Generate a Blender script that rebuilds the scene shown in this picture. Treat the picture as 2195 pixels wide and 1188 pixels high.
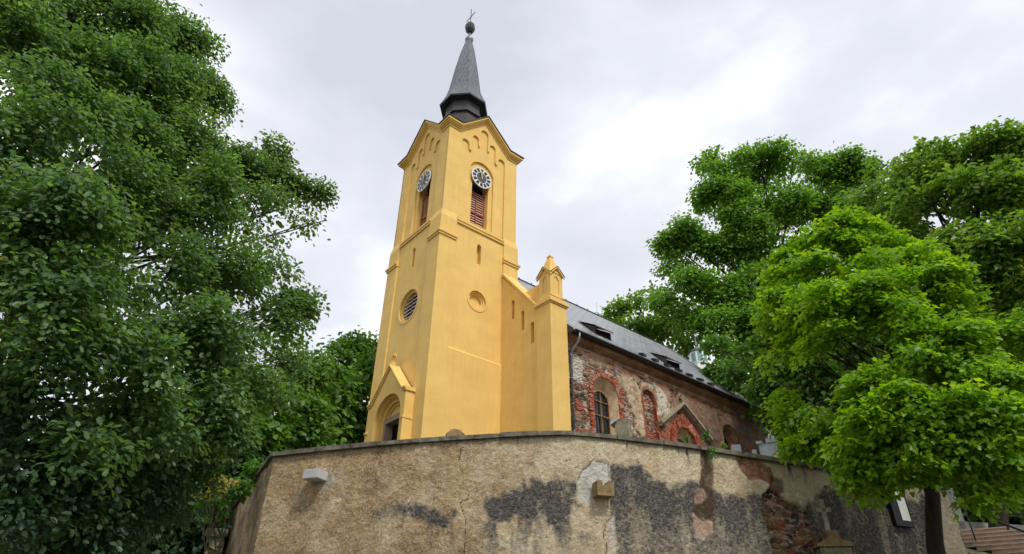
import bpy, bmesh, math, random
import numpy as np
from mathutils import Vector, Matrix
from mathutils.geometry import tessellate_polygon
sc = bpy.context.scene
for o in list(bpy.data.objects): bpy.data.objects.remove(o)

# ------------------------------------------------------------------ camera
CAM = np.array([-15.4284, -25.3657, -3.7497])
FPX, YAW, PIT, ROL = 1332.937, math.radians(50.43648), math.radians(32.16391), math.radians(0.79638)
Fw = np.array([math.cos(PIT)*math.cos(YAW), math.cos(PIT)*math.sin(YAW), math.sin(PIT)])
_R = np.array([math.sin(YAW), -math.cos(YAW), 0.0]); _U = np.cross(_R, Fw)
Rt = math.cos(ROL)*_R + math.sin(ROL)*_U; Up = -math.sin(ROL)*_R + math.cos(ROL)*_U
cd = bpy.data.cameras.new('camera'); cam = bpy.data.objects.new('camera', cd)
sc.collection.objects.link(cam); sc.camera = cam
cam.matrix_world = Matrix([[Rt[0], Up[0], -Fw[0], CAM[0]], [Rt[1], Up[1], -Fw[1], CAM[1]], [Rt[2], Up[2], -Fw[2], CAM[2]], [0, 0, 0, 1]])
cd.sensor_fit = 'HORIZONTAL'; cd.sensor_width = 36; cd.lens = 36*FPX/2195; cd.clip_end = 2000; cd.clip_start = .1
def at(u, v, D):
    d = Fw + Rt*(u-1097.5)/FPX - Up*(v-594)/FPX
    return CAM + d*(D/math.hypot(d[0], d[1]))
# ------------------------------------------------------------------ light
SUN_EL, SUN_AZ = math.radians(52), math.radians(262)      # direction towards the sun, azimuth from +x
w = bpy.data.worlds.new('World'); sc.world = w; w.use_nodes = True
nt = w.node_tree; N = nt.nodes; L = nt.links; N.clear()
out = N.new('ShaderNodeOutputWorld'); bg = N.new('ShaderNodeBackground'); L.new(bg.outputs[0], out.inputs[0])
sky = N.new('ShaderNodeTexSky'); sky.sky_type = 'NISHITA'; sky.sun_disc = False
sky.sun_elevation = SUN_EL; sky.sun_rotation = math.radians(90)-SUN_AZ
sky.air_density = 1; sky.dust_density = 3
tc = N.new('ShaderNodeTexCoord')
mp = N.new('ShaderNodeMapping'); mp.inputs['Scale'].default_value = (1, 1, 2.2); mp.inputs['Location'].default_value = (2.3, .7, .4)
L.new(tc.outputs['Generated'], mp.inputs[0])
n1 = N.new('ShaderNodeTexNoise'); n1.inputs['Scale'].default_value = 1.7; n1.inputs['Detail'].default_value = 8; n1.inputs['Roughness'].default_value = .5; n1.inputs['Distortion'].default_value = .15
L.new(mp.outputs[0], n1.inputs[0])
cr = N.new('ShaderNodeValToRGB'); e = cr.color_ramp.elements
e[0].position = .36; e[0].color = (5.6, 5.8, 6.55, 1); e[1].position = .62; e[1].color = (9.8, 9.9, 10.1, 1)
em = cr.color_ramp.elements.new(.5); em.color = (7.0, 7.2, 7.85, 1)
L.new(n1.outputs[0], cr.inputs[0])
mx = N.new('ShaderNodeMix'); mx.data_type = 'RGBA'; mx.inputs[0].default_value = .94
L.new(sky.outputs[0], mx.inputs[6]); L.new(cr.outputs[0], mx.inputs[7]); L.new(mx.outputs[2], bg.inputs[0])
bg.inputs[1].default_value = .078
sd = bpy.data.lights.new('sun', 'SUN'); sd.energy = 1.5; sd.angle = math.radians(10); sd.color = (1, .95, .87)
sun = bpy.data.objects.new('sun', sd); sc.collection.objects.link(sun)
sdir = Vector((math.cos(SUN_EL)*math.cos(SUN_AZ), math.cos(SUN_EL)*math.sin(SUN_AZ), math.sin(SUN_EL)))
sun.rotation_euler = sdir.to_track_quat('Z', 'Y').to_euler(); sun.location = (0, -60, 60)
vs = sc.view_settings; vs.view_transform = 'Standard'; vs.look = 'None'; vs.exposure = .72; vs.gamma = 1
sc.cycles.max_bounces = 10; sc.cycles.diffuse_bounces = 5; sc.cycles.transmission_bounces = 8; sc.cycles.transparent_max_bounces = 4

# ------------------------------------------------------------------ helpers
def link(o, parent=None):
    sc.collection.objects.link(o)
    if parent: o.parent = parent; o.matrix_parent_inverse = parent.matrix_world.inverted()
    return o
def empty(name, loc, label, cat, group=None):
    o = bpy.data.objects.new(name, None); o.empty_display_size = .3; o.location = loc
    o.matrix_world = Matrix.Translation(loc)
    link(o); tag(o, label, cat, group); return o
def tag(o, label, cat, group=None, kind=None):
    if label: o['label'] = label
    if cat: o['category'] = cat
    if group: o['group'] = group
    if kind: o['kind'] = kind
    return o
class MB:
    """collects polygons in world coordinates, builds one mesh object"""
    def __init__(s): s.v = []; s.f = []
    def poly(s, pts):
        n = len(s.v); s.v += [tuple(map(float, p)) for p in pts]; s.f.append(tuple(range(n, n+len(pts)))); return s
    def box(s, a, b):
        x0, y0, z0 = [min(a[i], b[i]) for i in range(3)]; x1, y1, z1 = [max(a[i], b[i]) for i in range(3)]
        return s.hexa([(x0,y0,z0),(x1,y0,z0),(x1,y1,z0),(x0,y1,z0),(x0,y0,z1),(x1,y0,z1),(x1,y1,z1),(x0,y1,z1)])
    def hexa(s, P):
        n = len(s.v); s.v += [tuple(map(float, p)) for p in P]
        for f in ((0,3,2,1),(4,5,6,7),(0,1,5,4),(1,2,6,5),(2,3,7,6),(3,0,4,7)): s.f.append(tuple(n+i for i in f))
        return s
    def obox(s, c, ax, ay, az, hx, hy, hz):
        c = np.array(c, float); ax, ay, az = [np.array(a, float)/np.linalg.norm(a) for a in (ax, ay, az)]
        return s.hexa([c+ax*i*hx+ay*j*hy+az*k*hz for k in (-1,1) for i, j in ((-1,-1),(1,-1),(1,1),(-1,1))])
    def tube(s, pts, r, n=8, cap=True):
        pts = [np.array(p, float) for p in pts]; rs = r if hasattr(r, '__len__') else [r]*len(pts)
        base = len(s.v)
        for i, p in enumerate(pts):
            t = pts[min(i+1, len(pts)-1)]-pts[max(i-1, 0)]; t /= (np.linalg.norm(t)+1e-9)
            a = np.cross(t, (0, 0, 1) if abs(t[2]) < .9 else (0, 1, 0)); a /= np.linalg.norm(a); b = np.cross(t, a)
            for k in range(n):
                th = 2*math.pi*k/n; s.v.append(tuple(p+rs[i]*(a*math.cos(th)+b*math.sin(th))))
        for i in range(len(pts)-1):
            for k in range(n):
                s.f.append((base+i*n+k, base+i*n+(k+1) % n, base+(i+1)*n+(k+1) % n, base+(i+1)*n+k))
        if cap: s.f.append(tuple(base+k for k in range(n))); s.f.append(tuple(base+(len(pts)-1)*n+k for k in range(n)))
        return s
    def lathe(s, cx, cy, prof, n=8, a0=22.5):
        base = len(s.v)
        for r, z in prof:
            for k in range(n):
                th = math.radians(a0+360*k/n); s.v.append((cx+r*math.cos(th), cy+r*math.sin(th), z))
        for i in range(len(prof)-1):
            for k in range(n):
                s.f.append((base+i*n+k, base+i*n+(k+1) % n, base+(i+1)*n+(k+1) % n, base+(i+1)*n+k))
        return s
    def build(s, name, mat, parent=None, smooth=False, bevel=0):
        me = bpy.data.meshes.new(name); me.from_pydata(s.v, [], s.f); me.materials.append(mat)
        bm = bmesh.new(); bm.from_mesh(me); bmesh.ops.recalc_face_normals(bm, faces=bm.faces)
        if bevel: bmesh.ops.remove_doubles(bm, verts=bm.verts, dist=1e-5)
        bm.to_mesh(me); bm.free()
        if smooth: me.polygons.foreach_set('use_smooth', [True]*len(me.polygons))
        o = bpy.data.objects.new(name, me)
        if bevel:
            b = o.modifiers.new('bevel', 'BEVEL'); b.width = bevel; b.segments = 2; b.limit_method = 'ANGLE'
        return link(o, parent)
# a 2-D frame standing on a wall: p(a, z, d) -> world, a along the wall, d outwards
def side_f(y0): return lambda a, z, d=0: (a, y0-d, z)
def front_f(x0): return lambda a, z, d=0: (x0-d, a, z)
def plate(mb, fr, outer, holes, d1, d0, skip_outer=False, back=False):
    """polygon with holes at depth d1, with reveals down to d0"""
    loops = [outer]+list(holes)
    flat = [p for l in loops for p in l]
    tris = tessellate_polygon([[Vector((p[0], p[1], 0)) for p in l] for l in loops])
    n = len(mb.v); mb.v += [fr(p[0], p[1], d1) for p in flat]
    for t in tris: mb.f.append(tuple(n+i for i in t))
    for li, l in enumerate(loops):
        if li == 0 and skip_outer: continue
        for i in range(len(l)):
            a, b = l[i], l[(i+1) % len(l)]
            mb.poly([fr(a[0], a[1], d1), fr(b[0], b[1], d1), fr(b[0], b[1], d0), fr(a[0], a[1], d0)])
    if back:
        n = len(mb.v); mb.v += [fr(p[0], p[1], d0) for p in flat]
        for t in tris: mb.f.append(tuple(n+i for i in t))
    return mb
def rect(a0, z0, a1, z1): return [(a0, z0), (a1, z0), (a1, z1), (a0, z1)]
def arch(c, hw, z0, zs, n=20, rz=None):
    rz = rz or hw
    return [(c-hw, z0), (c+hw, z0)]+[(c+hw*math.cos(t), zs+rz*math.sin(t)) for t in np.linspace(0, math.pi, n+1)]
def circ(c, z, r, n=36): return [(c+r*math.cos(t), z+r*math.sin(t)) for t in np.linspace(0, 2*math.pi, n, endpoint=False)]

# ---- value noise and polygon masks for worn surfaces
def vnoise(x, y, seed=0):
    xi = np.floor(x).astype(np.int64); yi = np.floor(y).astype(np.int64); fx = x-xi; fy = y-yi
    fx = fx*fx*(3-2*fx); fy = fy*fy*(3-2*fy)
    def h(a, b):
        n = (a*374761393+b*668265263+seed*974634777) & 0xffffffff
        n = ((n ^ (n >> 13))*1274126177) & 0xffffffff
        return ((n ^ (n >> 16)) & 0xffff)/65535.0
    return (h(xi, yi)*(1-fx)+h(xi+1, yi)*fx)*(1-fy)+(h(xi, yi+1)*(1-fx)+h(xi+1, yi+1)*fx)*fy
def fbm(x, y, seed=0, o=5, r=.5):
    s = 0; a = 1; t = 0
    for i in range(o): s = s+a*vnoise(x*2**i+i*17.3, y*2**i-i*9.1, seed+i); t += a; a *= r
    return s/t
def sdf(P, x, y):
    """distance to polygon, positive inside"""
    d = np.full(x.shape, 1e9); ins = np.zeros(x.shape, bool); n = len(P)
    for i in range(n):
        ax, ay = P[i]; bx, by = P[(i+1) % n]; ex, ey = bx-ax, by-ay
        t = np.clip(((x-ax)*ex+(y-ay)*ey)/(ex*ex+ey*ey+1e-9), 0, 1)
        d = np.minimum(d, np.hypot(x-ax-t*ex, y-ay-t*ey))
        c = ((ay > y) != (by > y)) & (x < (bx-ax)*(y-ay)/((by-ay) if abs(by-ay) > 1e-9 else 1e-9)+ax)
        ins ^= c
    return np.where(ins, d, -d)
def linedist(P, x, y):
    d = np.full(x.shape, 1e9)
    for (ax, ay), (bx, by) in zip(P[:-1], P[1:]):
        ex, ey = bx-ax, by-ay; t = np.clip(((x-ax)*ex+(y-ay)*ey)/(ex*ex+ey*ey+1e-9), 0, 1)
        d = np.minimum(d, np.hypot(x-ax-t*ex, y-ay-t*ey))
    return d
def ss(a, b, x): t = np.clip((x-a)/(b-a), 0, 1); return t*t*(3-2*t)
def grid_mesh(name, V, nx, ny, mat, attrs, uv, parent=None, keep=None, smooth=True):
    """V (nx*ny,3) row-major in x; attrs: dict name->(n,4); uv (n,2)"""
    i = np.arange(nx-1)[:, None]*ny+np.arange(ny-1)[None, :]; i = i.ravel()
    q = np.stack([i, i+ny, i+ny+1, i+1], 1)
    if keep is not None: q = q[keep[q].all(1)]
    me = bpy.data.meshes.new(name); me.vertices.add(len(V)); me.vertices.foreach_set('co', V.astype(np.float32).ravel())
    me.loops.add(q.size); me.loops.foreach_set('vertex_index', q.ravel().astype(np.int32))
    me.polygons.add(len(q)); me.polygons.foreach_set('loop_start', (np.arange(len(q))*4).astype(np.int32))
    me.update(calc_edges=True); me.validate()
    ul = me.uv_layers.new(name='UVMap'); ul.data.foreach_set('uv', uv[q.ravel()].astype(np.float32).ravel())
    for k, a in attrs.items():
        at_ = me.attributes.new(k, 'FLOAT_COLOR', 'POINT'); at_.data.foreach_set('color', a.astype(np.float32).ravel())
    me.polygons.foreach_set('use_smooth', [smooth]*len(me.polygons))
    me.materials.append(mat); o = bpy.data.objects.new(name, me); return link(o, parent)

# ------------------------------------------------------------------ materials
class M:
    def __init__(s, name, rough=.8, metal=0, spec=.3):
        s.m = bpy.data.materials.new(name); s.m.use_nodes = True; s.t = s.m.node_tree; s.n = s.t.nodes
        s.b = s.n['Principled BSDF']; s.b.inputs['Roughness'].default_value = rough; s.b.inputs['Metallic'].default_value = metal
        s.b.inputs['Specular IOR Level'].default_value = spec; s.tc = s.n.new('ShaderNodeTexCoord')
    def l(s, a, b): s.t.links.new(a, b)
    def vec(s, scale=(1, 1, 1), src='Object', rot=(0, 0, 0)):
        m = s.n.new('ShaderNodeMapping'); m.inputs['Scale'].default_value = scale; m.inputs['Rotation'].default_value = rot
        s.l(s.tc.outputs[src], m.inputs[0]); return m.outputs[0]
    def noise(s, scale=5, det=5, rough=.55, vec=None, dist=0):
        n = s.n.new('ShaderNodeTexNoise'); n.inputs['Scale'].default_value = scale; n.inputs['Detail'].default_value = det
        n.inputs['Roughness'].default_value = rough; n.inputs['Distortion'].default_value = dist
        s.l(vec or s.tc.outputs['Object'], n.inputs[0]); return n.outputs[0]
    def vor(s, scale, vec, feat='F1', out='Color', rnd=1):
        n = s.n.new('ShaderNodeTexVoronoi'); n.feature = feat; n.inputs['Scale'].default_value = scale; n.inputs['Randomness'].default_value = rnd
        s.l(vec, n.inputs[0]); return n.outputs[out]
    def ramp(s, f, stops):
        r = s.n.new('ShaderNodeValToRGB'); e = r.color_ramp.elements
        e[0].position, e[0].color = stops[0][0], (*stops[0][1], 1); e[1].position, e[1].color = stops[-1][0], (*stops[-1][1], 1)
        for p, c in stops[1:-1]: x = e.new(p); x.color = (*c, 1)
        s.l(f, r.inputs[0]); return r.outputs[0]
    def mr(s, f, a, b, c=0, d=1):
        n = s.n.new('ShaderNodeMapRange'); n.inputs[1].default_value = a; n.inputs[2].default_value = b; n.inputs[3].default_value = c; n.inputs[4].default_value = d
        s.l(f, n.inputs[0]); return n.outputs[0]
    def mix(s, f, a, b, mode='MIX'):
        n = s.n.new('ShaderNodeMix'); n.data_type = 'RGBA'; n.blend_type = mode
        for v, i in ((f, 0), (a, 6), (b, 7)):
            if isinstance(v, (int, float)): n.inputs[i].default_value = v
            elif isinstance(v, tuple): n.inputs[i].default_value = (*v, 1)
            else: s.l(v, n.inputs[i])
        return n.outputs[2]
    def math(s, op, a, b=0):
        n = s.n.new('ShaderNodeMath'); n.operation = op
        for i, v in ((0, a), (1, b)):
            if isinstance(v, (int, float)): n.inputs[i].default_value = v
            else: s.l(v, n.inputs[i])
        return n.outputs[0]
    def attr(s, name):
        n = s.n.new('ShaderNodeAttribute'); n.attribute_name = name; sp = s.n.new('ShaderNodeSeparateColor')
        s.l(n.outputs['Color'], sp.inputs[0]); return sp.outputs[0], sp.outputs[1], sp.outputs[2], n.outputs['Alpha']
    def bump(s, f, dist=.02, st=.5, prev=None):
        b = s.n.new('ShaderNodeBump'); b.inputs['Strength'].default_value = st; b.inputs['Distance'].default_value = dist
        s.l(f, b.inputs['Height']);
        if prev: s.l(prev, b.inputs['Normal'])
        s.l(b.outputs[0], s.b.inputs['Normal']); return b.outputs[0]
    def col(s, c):
        if isinstance(c, tuple): s.b.inputs['Base Color'].default_value = (*c, 1)
        else: s.l(c, s.b.inputs['Base Color'])
        return s
def simple(name, c, var=.25, scale=4, rough=.8, metal=0, bump=.01, spec=.3):
    m = M(name, rough, metal, spec); n = m.noise(scale, 6, .6)
    lo = tuple(x*(1-var) for x in c); hi = tuple(min(1, x*(1+var)) for x in c)
    m.col(m.ramp(n, [(.3, lo), (.7, hi)]))
    if bump: m.bump(m.noise(scale*8, 4), bump, .5)
    return m.m
def yellow():
    m = M('yellow_plaster', .85, 0, .2)
    a = m.noise(.55, 6, .6, m.vec((1, 1, 1.8))); b = m.noise(9, 4, .6); st = m.noise(2.2, 5, .6, m.vec((1.6, 1.6, .25)))
    c = m.ramp(a, [(.3, (.73, .475, .145)), (.7, (.83, .565, .18))])
    c = m.mix(m.mr(st, .48, .75, 0, .38), c, (.58, .38, .15))
    c = m.mix(m.mr(b, .35, .7, 0, .10), c, (.84, .62, .28))
    m.col(c); p = m.bump(m.noise(38, 4, .65), .008, .5); m.bump(m.noise(1.6, 3), .05, .25, p); return m.m
def rubble_nodes(m, v):
    """irregular coursed stones: returns colour, height"""
    wv = m.n.new('ShaderNodeVectorMath'); wv.operation = 'ADD'
    ns = m.n.new('ShaderNodeTexNoise'); ns.inputs['Scale'].default_value = 2.5; m.l(v, ns.inputs[0])
    sc_ = m.n.new('ShaderNodeVectorMath'); sc_.operation = 'SCALE'; sc_.inputs['Scale'].default_value = .35; m.l(ns.outputs['Color'], sc_.inputs[0])
    m.l(v, wv.inputs[0]); m.l(sc_.outputs[0], wv.inputs[1])
    id_ = m.vor(1, wv.outputs[0]); edge = m.vor(1, wv.outputs[0], 'DISTANCE_TO_EDGE', 'Distance')
    sp = m.n.new('ShaderNodeSeparateColor'); m.l(id_, sp.inputs[0])
    c = m.ramp(sp.outputs[0], [(0, (.035, .026, .024)), (.2, (.10, .062, .042)), (.4, (.36, .22, .13)), (.55, (.055, .042, .04)), (.75, (.42, .25, .16)), (1, (.46, .38, .29))])
    c = m.mix(m.mr(sp.outputs[1], .84, .9), c, (.38, .09, .05))
    mort = m.mix(m.mr(m.noise(1.3, 4, .6, v), .42, .6), (.06, .045, .036), (.66, .58, .46))
    c = m.mix(m.mr(edge, .02, .11, 1, 0), c, mort)
    return c, m.mr(edge, 0, .16)
def brick_nodes(m, v, c1=(.30, .055, .028), c2=(.44, .11, .06), mo=(.35, .25, .19)):
    b = m.n.new('ShaderNodeTexBrick'); b.inputs['Scale'].default_value = 1; b.inputs['Brick Width'].default_value = .28; b.inputs['Row Height'].default_value = .085
    b.inputs['Mortar Size'].default_value = .011; b.inputs['Mortar Smooth'].default_value = .3
    b.inputs['Color1'].default_value = (*c1, 1); b.inputs['Color2'].default_value = (*c2, 1); b.inputs['Mortar'].default_value = (*mo, 1)
    m.l(v, b.inputs[0]); return b.outputs['Color'], b.outputs['Fac']
def retaining_mat():
    m = M('roughcast_render', .92, 0, .12); uv = m.vec((1, 1, 1), 'UV')
    stain_shade, stone, brick, white = m.attr('M1'); brown, pink, crack, gold = m.attr('M2')
    fl = m.noise(9, 5, .65, m.vec((1, 1, 1), 'UV', (0, 0, .6)), 1.4); sc1 = m.noise(15, 5, .75, m.vec((1, 1.8, 1), 'UV', (0, 0, .65)), .8)
    big = m.noise(.75, 5, .6, uv); med = m.noise(3.2, 5, .65, uv)
    base = m.ramp(big, [(.32, (.41, .26, .125)), (.5, (.60, .42, .22)), (.66, (.76, .61, .40))])
    base = m.mix(gold, base, m.ramp(med, [(.3, (.66, .52, .31)), (.6, (.87, .77, .56))]))
    base = m.mix(m.math('MULTIPLY', m.mr(m.noise(1.7, 6, .7, uv, .5), .47, .62, 0, .65), m.math('SUBTRACT', 1, gold)), base, (.26, .16, .085))
    base = m.mix(m.mr(fl, .42, .30, 0, .7), base, (.17, .115, .068))
    base = m.mix(m.mr(fl, .55, .68, 0, .6), base, (.80, .68, .50))
    base = m.mix(m.mr(sc1, .44, .34, 0, .65), base, (.14, .088, .05))
    base = m.mix(m.mr(sc1, .52, .64, 0, .55), base, (.82, .74, .60))
    st = m.math('MULTIPLY', stain_shade, m.mr(m.noise(9, 4, .7, uv), .3, .66, 1.7, .75))  # mask holds real stains and the maple shade painted at the right end
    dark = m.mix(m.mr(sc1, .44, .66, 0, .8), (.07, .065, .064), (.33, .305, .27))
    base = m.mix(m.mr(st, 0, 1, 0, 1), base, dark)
    base = m.mix(white, base, m.ramp(med, [(.3, (.50, .46, .38)), (.55, (.72, .69, .62))]))
    base = m.mix(m.math('MULTIPLY', brown, m.mr(fl, .3, .7, 1, .6)), base, (.10, .058, .03))
    base = m.mix(pink, base, m.ramp(med, [(.3, (.42, .27, .20)), (.6, (.60, .43, .34))]))
    rc, rh = rubble_nodes(m, m.vec((3.6, 8.5, 1), 'UV'))
    rc = m.mix(m.mr(med, .45, .65, 0, .6), rc, (.36, .18, .07)); base = m.mix(stone, base, rc)
    bc = m.ramp(m.noise(5, 6, .7, m.vec((1, 1.8, 1), 'UV')), [(.3, (.14, .06, .035)), (.5, (.42, .21, .12)), (.7, (.56, .36, .24))])
    base = m.mix(brick, base, bc)
    base = m.mix(crack, base, (.02, .015, .012)); m.col(base)
    p = m.bump(sc1, .05, 1.0); p = m.bump(fl, .06, .9, p)
    h = m.math('MULTIPLY', rh, stone); m.bump(h, .05, .8, p); return m.m
def nave_mat():
    m = M('weathered_church_wall', .92, 0, .12); uv = m.vec((1, 1, 1), 'UV')
    plas, brick, pinkt, dark = m.attr('M1'); white, moss, hole, _ = m.attr('M2')
    med = m.noise(2.6, 6, .65, uv); fine = m.noise(9, 5, .7, uv); big = m.noise(.7, 4, .6, uv)
    rc, rh = rubble_nodes(m, m.vec((2.7, 6.5, 1), 'UV'))
    bc, bf = brick_nodes(m, uv)
    pl = m.ramp(med, [(.28, (.26, .17, .10)), (.47, (.44, .32, .205)), (.66, (.64, .53, .38))])
    pk = m.ramp(fine, [(.3, (.25, .12, .072)), (.5, (.42, .235, .15)), (.68, (.56, .37, .25))])
    pl = m.mix(pinkt, pl, pk)
    pl = m.mix(m.mr(fine, .40, .33, 0, .8), pl, (.14, .09, .06))
    base = m.mix(plas, rc, pl); base = m.mix(brick, base, bc)
    base = m.mix(white, base, m.ramp(fine, [(.3, (.55, .50, .42)), (.6, (.74, .70, .62))]))
    base = m.mix(m.math('MULTIPLY', dark, m.mr(med, .3, .7, 1, .7)), base, (.065, .042, .03))  # dark mask includes painted tree shade
    base = m.mix(hole, base, (.03, .02, .016)); m.col(base)  # hole mask also holds painted edge shade of loose plaster
    p = m.bump(fine, .05, .7); h = m.math('MULTIPLY', rh, m.math('SUBTRACT', 1, plas)); m.bump(h, .07, .9, p); return m.m
def cornice_mat():
    m = M('worn_cornice_render', .9, 0, .15); a = m.noise(1.6, 6, .65, m.vec((.6, 1, 1))); b = m.noise(7, 5, .7)
    c = m.ramp(a, [(.3, (.13, .058, .034)), (.5, (.30, .15, .09)), (.7, (.44, .28, .18))])
    c = m.mix(m.mr(b, .58, .7, 0, .8), c, (.50, .40, .29)); c = m.mix(m.mr(b, .4, .32, 0, .8), c, (.07, .045, .032))
    m.col(c); m.bump(b, .06, .8); return m.m
def roof_mat():
    m = M('grey_slate_roof', .42, 0, .5); uv = m.vec((1, 1, 1), 'UV')
    b = m.n.new('ShaderNodeTexBrick'); b.inputs['Scale'].default_value = 1; b.inputs['Brick Width'].default_value = .6; b.inputs['Row Height'].default_value = .34
    b.inputs['Mortar Size'].default_value = .03; b.inputs['Color1'].default_value = (.23, .24, .26, 1); b.inputs['Color2'].default_value = (.30, .31, .335, 1); b.inputs['Mortar'].default_value = (.06, .062, .07, 1)
    m.l(uv, b.inputs[0]); n = m.noise(1.2, 5, .6, uv); c = m.mix(m.mr(n, .4, .7, 0, .5), b.outputs[0], (.38, .39, .41))
    w_ = m.n.new('ShaderNodeTexWave'); w_.inputs['Scale'].default_value = .31; m.l(uv, w_.inputs[0])
    c = m.mix(m.mr(w_.outputs[1], .03, .0, 0, .8), c, (.05, .05, .055)); m.col(c)
    m.l(m.mr(n, .3, .7, .3, .55), m.b.inputs['Roughness']); m.bump(b.outputs['Fac'], .02, -.7); return m.m
def spire_mat():
    m = M('spire_sheet', .5, 0, .5); uv = m.vec((1, 1, 1), 'UV')
    n = m.noise(.9, 6, .65, m.vec((1, 1, .5))); f = m.noise(6, 5, .7, m.vec((1, 1, .35)))
    b = m.n.new('ShaderNodeTexBrick'); b.inputs['Scale'].default_value = 1; b.inputs['Brick Width'].default_value = .3; b.inputs['Row Height'].default_value = .55
    b.inputs['Mortar Size'].default_value = .022; b.inputs['Color1'].default_value = (.075, .085, .105, 1); b.inputs['Color2'].default_value = (.105, .115, .14, 1); b.inputs['Mortar'].default_value = (.17, .18, .20, 1)
    m.l(uv, b.inputs[0]); c = m.mix(m.mr(n, .35, .65, .0, .45), b.outputs[0], (.06, .068, .085))
    c = m.mix(m.mr(f, .60, .70, 0, .75), c, (.42, .44, .47)); m.col(c); m.bump(b.outputs['Fac'], .01, .5); return m.m
def bark(name, c=(.07, .055, .042)):
    m = M(name, .95, 0, .1); n = m.noise(7, 6, .7, m.vec((1, 1, .22)))
    m.col(m.ramp(n, [(.3, tuple(x*.45 for x in c)), (.7, tuple(x*1.5 for x in c))])); m.bump(n, .04, .9); return m.m
def leaf_mat(name, lo, mid, hi, trans=.45, dead=None):
    m = M(name, .45, 0, .45); nd = m.n.new('ShaderNodeAttribute'); nd.attribute_name = 'var'
    c = m.ramp(nd.outputs['Fac'], [(0, lo), (.5, mid), (1, hi)])
    if dead: c = m.mix(m.mr(nd.outputs['Fac'], .985, .99), c, dead)
    m.col(c); tr = m.n.new('ShaderNodeBsdfTranslucent'); mxs = m.n.new('ShaderNodeMixShader'); mxs.inputs[0].default_value = trans
    br = m.mix(1.0, c, (1.5, 1.5, .55), 'MULTIPLY'); m.l(br, tr.inputs[0])
    m.l(m.b.outputs[0], mxs.inputs[1]); m.l(tr.outputs[0], mxs.inputs[2]); m.l(mxs.outputs[0], m.n['Material Output'].inputs[0]); return m.m
YEL = yellow(); RET = retaining_mat(); NAV = nave_mat(); COR = cornice_mat(); ROOF = roof_mat(); SPI = spire_mat()
DARKSHEET = simple('dark_sheet_metal', (.035, .035, .04), .25, 3, .45, .3, 0, .5)
ANTH = simple('anthracite_cladding', (.048, .042, .045), .2, 2, .5, .0, .004, .4)
COPP = simple('weathered_zinc', (.19, .20, .22), .3, 2, .4, .4, 0, .5)
CAPST = simple('lichen_coping_stone', (.17, .155, .12), .6, 5, .95, 0, .03, .1)
SAND = simple('sandstone_frame', (.34, .25, .19), .2, 5, .9)
PALEST = simple('pale_granite', (.50, .51, .52), .14, 6, .7, 0, .006)
GREYST = simple('grey_gravestone', (.40, .42, .44), .25, 4, .75)
MOSSST = simple('mossy_stone', (.26, .235, .16), .45, 6, .95, 0, .02)
BROWNST = simple('ochre_block', (.26, .19, .09), .45, 6, .95, 0, .03)
WOODR = simple('red_shutter_wood', (.30, .10, .055), .3, 6, .7)
SLATW = simple('faded_slat_wood', (.74, .42, .30), .2, 8, .7)
OCHW = simple('ochre_window_wood', (.36, .21, .09), .3, 8, .7)
IRON = simple('dark_iron', (.03, .03, .033), .3, 6, .6, .5, 0)
GLASS = simple('dark_pane', (.02, .022, .025), .3, 1, .12, 0, 0, .7)
VOID = simple('painted_dark_interior', (.012, .010, .009), .2, 2, .9, 0, 0, .1)  # near-black colour standing for unlit depth behind openings
WHITE = simple('white_enamel', (.80, .80, .76), .06, 3, .4, 0, 0)
BLACK = simple('black_enamel', (.018, .02, .024), .2, 3, .4, 0, 0)
DIAL = simple('dial_blue_grey', (.075, .085, .10), .2, 3, .45, 0, 0)
GOLD = simple('gilded_hand', (.75, .55, .16), .15, 3, .4, .6, 0)
BRICK = (lambda m: (m.col(m.mix(m.mr(m.noise(2.4, 6, .7), .52, .6, 0, .85), m.ramp(m.noise(5, 5, .7), [(.3, (.15, .035, .022)), (.5, (.36, .075, .04)), (.7, (.46, .13, .075))]), (.46, .33, .22))), m.bump(m.noise(14, 4), .04, .8), m.m)[-1])(M('red_brick', .9, 0, .15))
REVEAL = simple('pale_reveal_plaster', (.52, .37, .22), .4, 2.2, .9, 0, .04)

# ------------------------------------------------------------------ the church tower
W, WY, I = 6.0, 5.94, .11
ch = empty('church', (2.97, 2.97, 3.0), 'yellow plastered village church with a clock tower, dark spire and unrestored stone nave', 'church')
t = MB()
S0, F0 = side_f(0), front_f(0)
ZB = 1.5
# lower stage: skins with a recessed panel, near side and front
side_hole = rect(1.17, 10.72, 4.83, 19.34); front_hole = rect(1.17, 10.4, WY-1.17, 19.34)
plate(t, S0, rect(0, ZB, W, 19.2), [[(1.17, 10.72), (4.83, 10.72), (4.83, 19.12), (1.17, 19.12)]], 0, -.10)
plate(t, F0, rect(.1, ZB, WY-.1, 19.2), [[(1.17, 3), (WY-1.17, 3), (WY-1.17, 19.12), (1.17, 19.12)]], 0, -.10)
plate(t, S0, rect(1.0, 10.2, 5.0, 19.6), [arch(2.97, .155, 16.85, 18.13, 12), circ(3.0, 14.33, .66)], -.10, -.62, True)
plate(t, F0, rect(1.0, ZB, WY-1.0, 19.6), [arch(2.97, .155, 16.8, 18.08, 12), circ(2.9, 14.1, 1.08), rect(1.63, 1.6, 3.81, 7.39)], -.10, -.62, True)
t.poly([(1.17, .0, 10.72), (4.83, .0, 10.72), (4.83, .1, 10.84), (1.17, .1, 10.84)])
# far faces
t.poly([(W, 0, ZB), (W, WY, ZB), (W, WY, 19.2), (W, 0, 19.2)]); t.poly([(0, WY, ZB), (W, WY, ZB), (W, WY, 19.2), (0, WY, 19.2)])
t.poly([(0, WY-.1, ZB), (0, WY, ZB), (0, WY, 19.2), (0, WY-.1, 19.2)])
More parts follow.
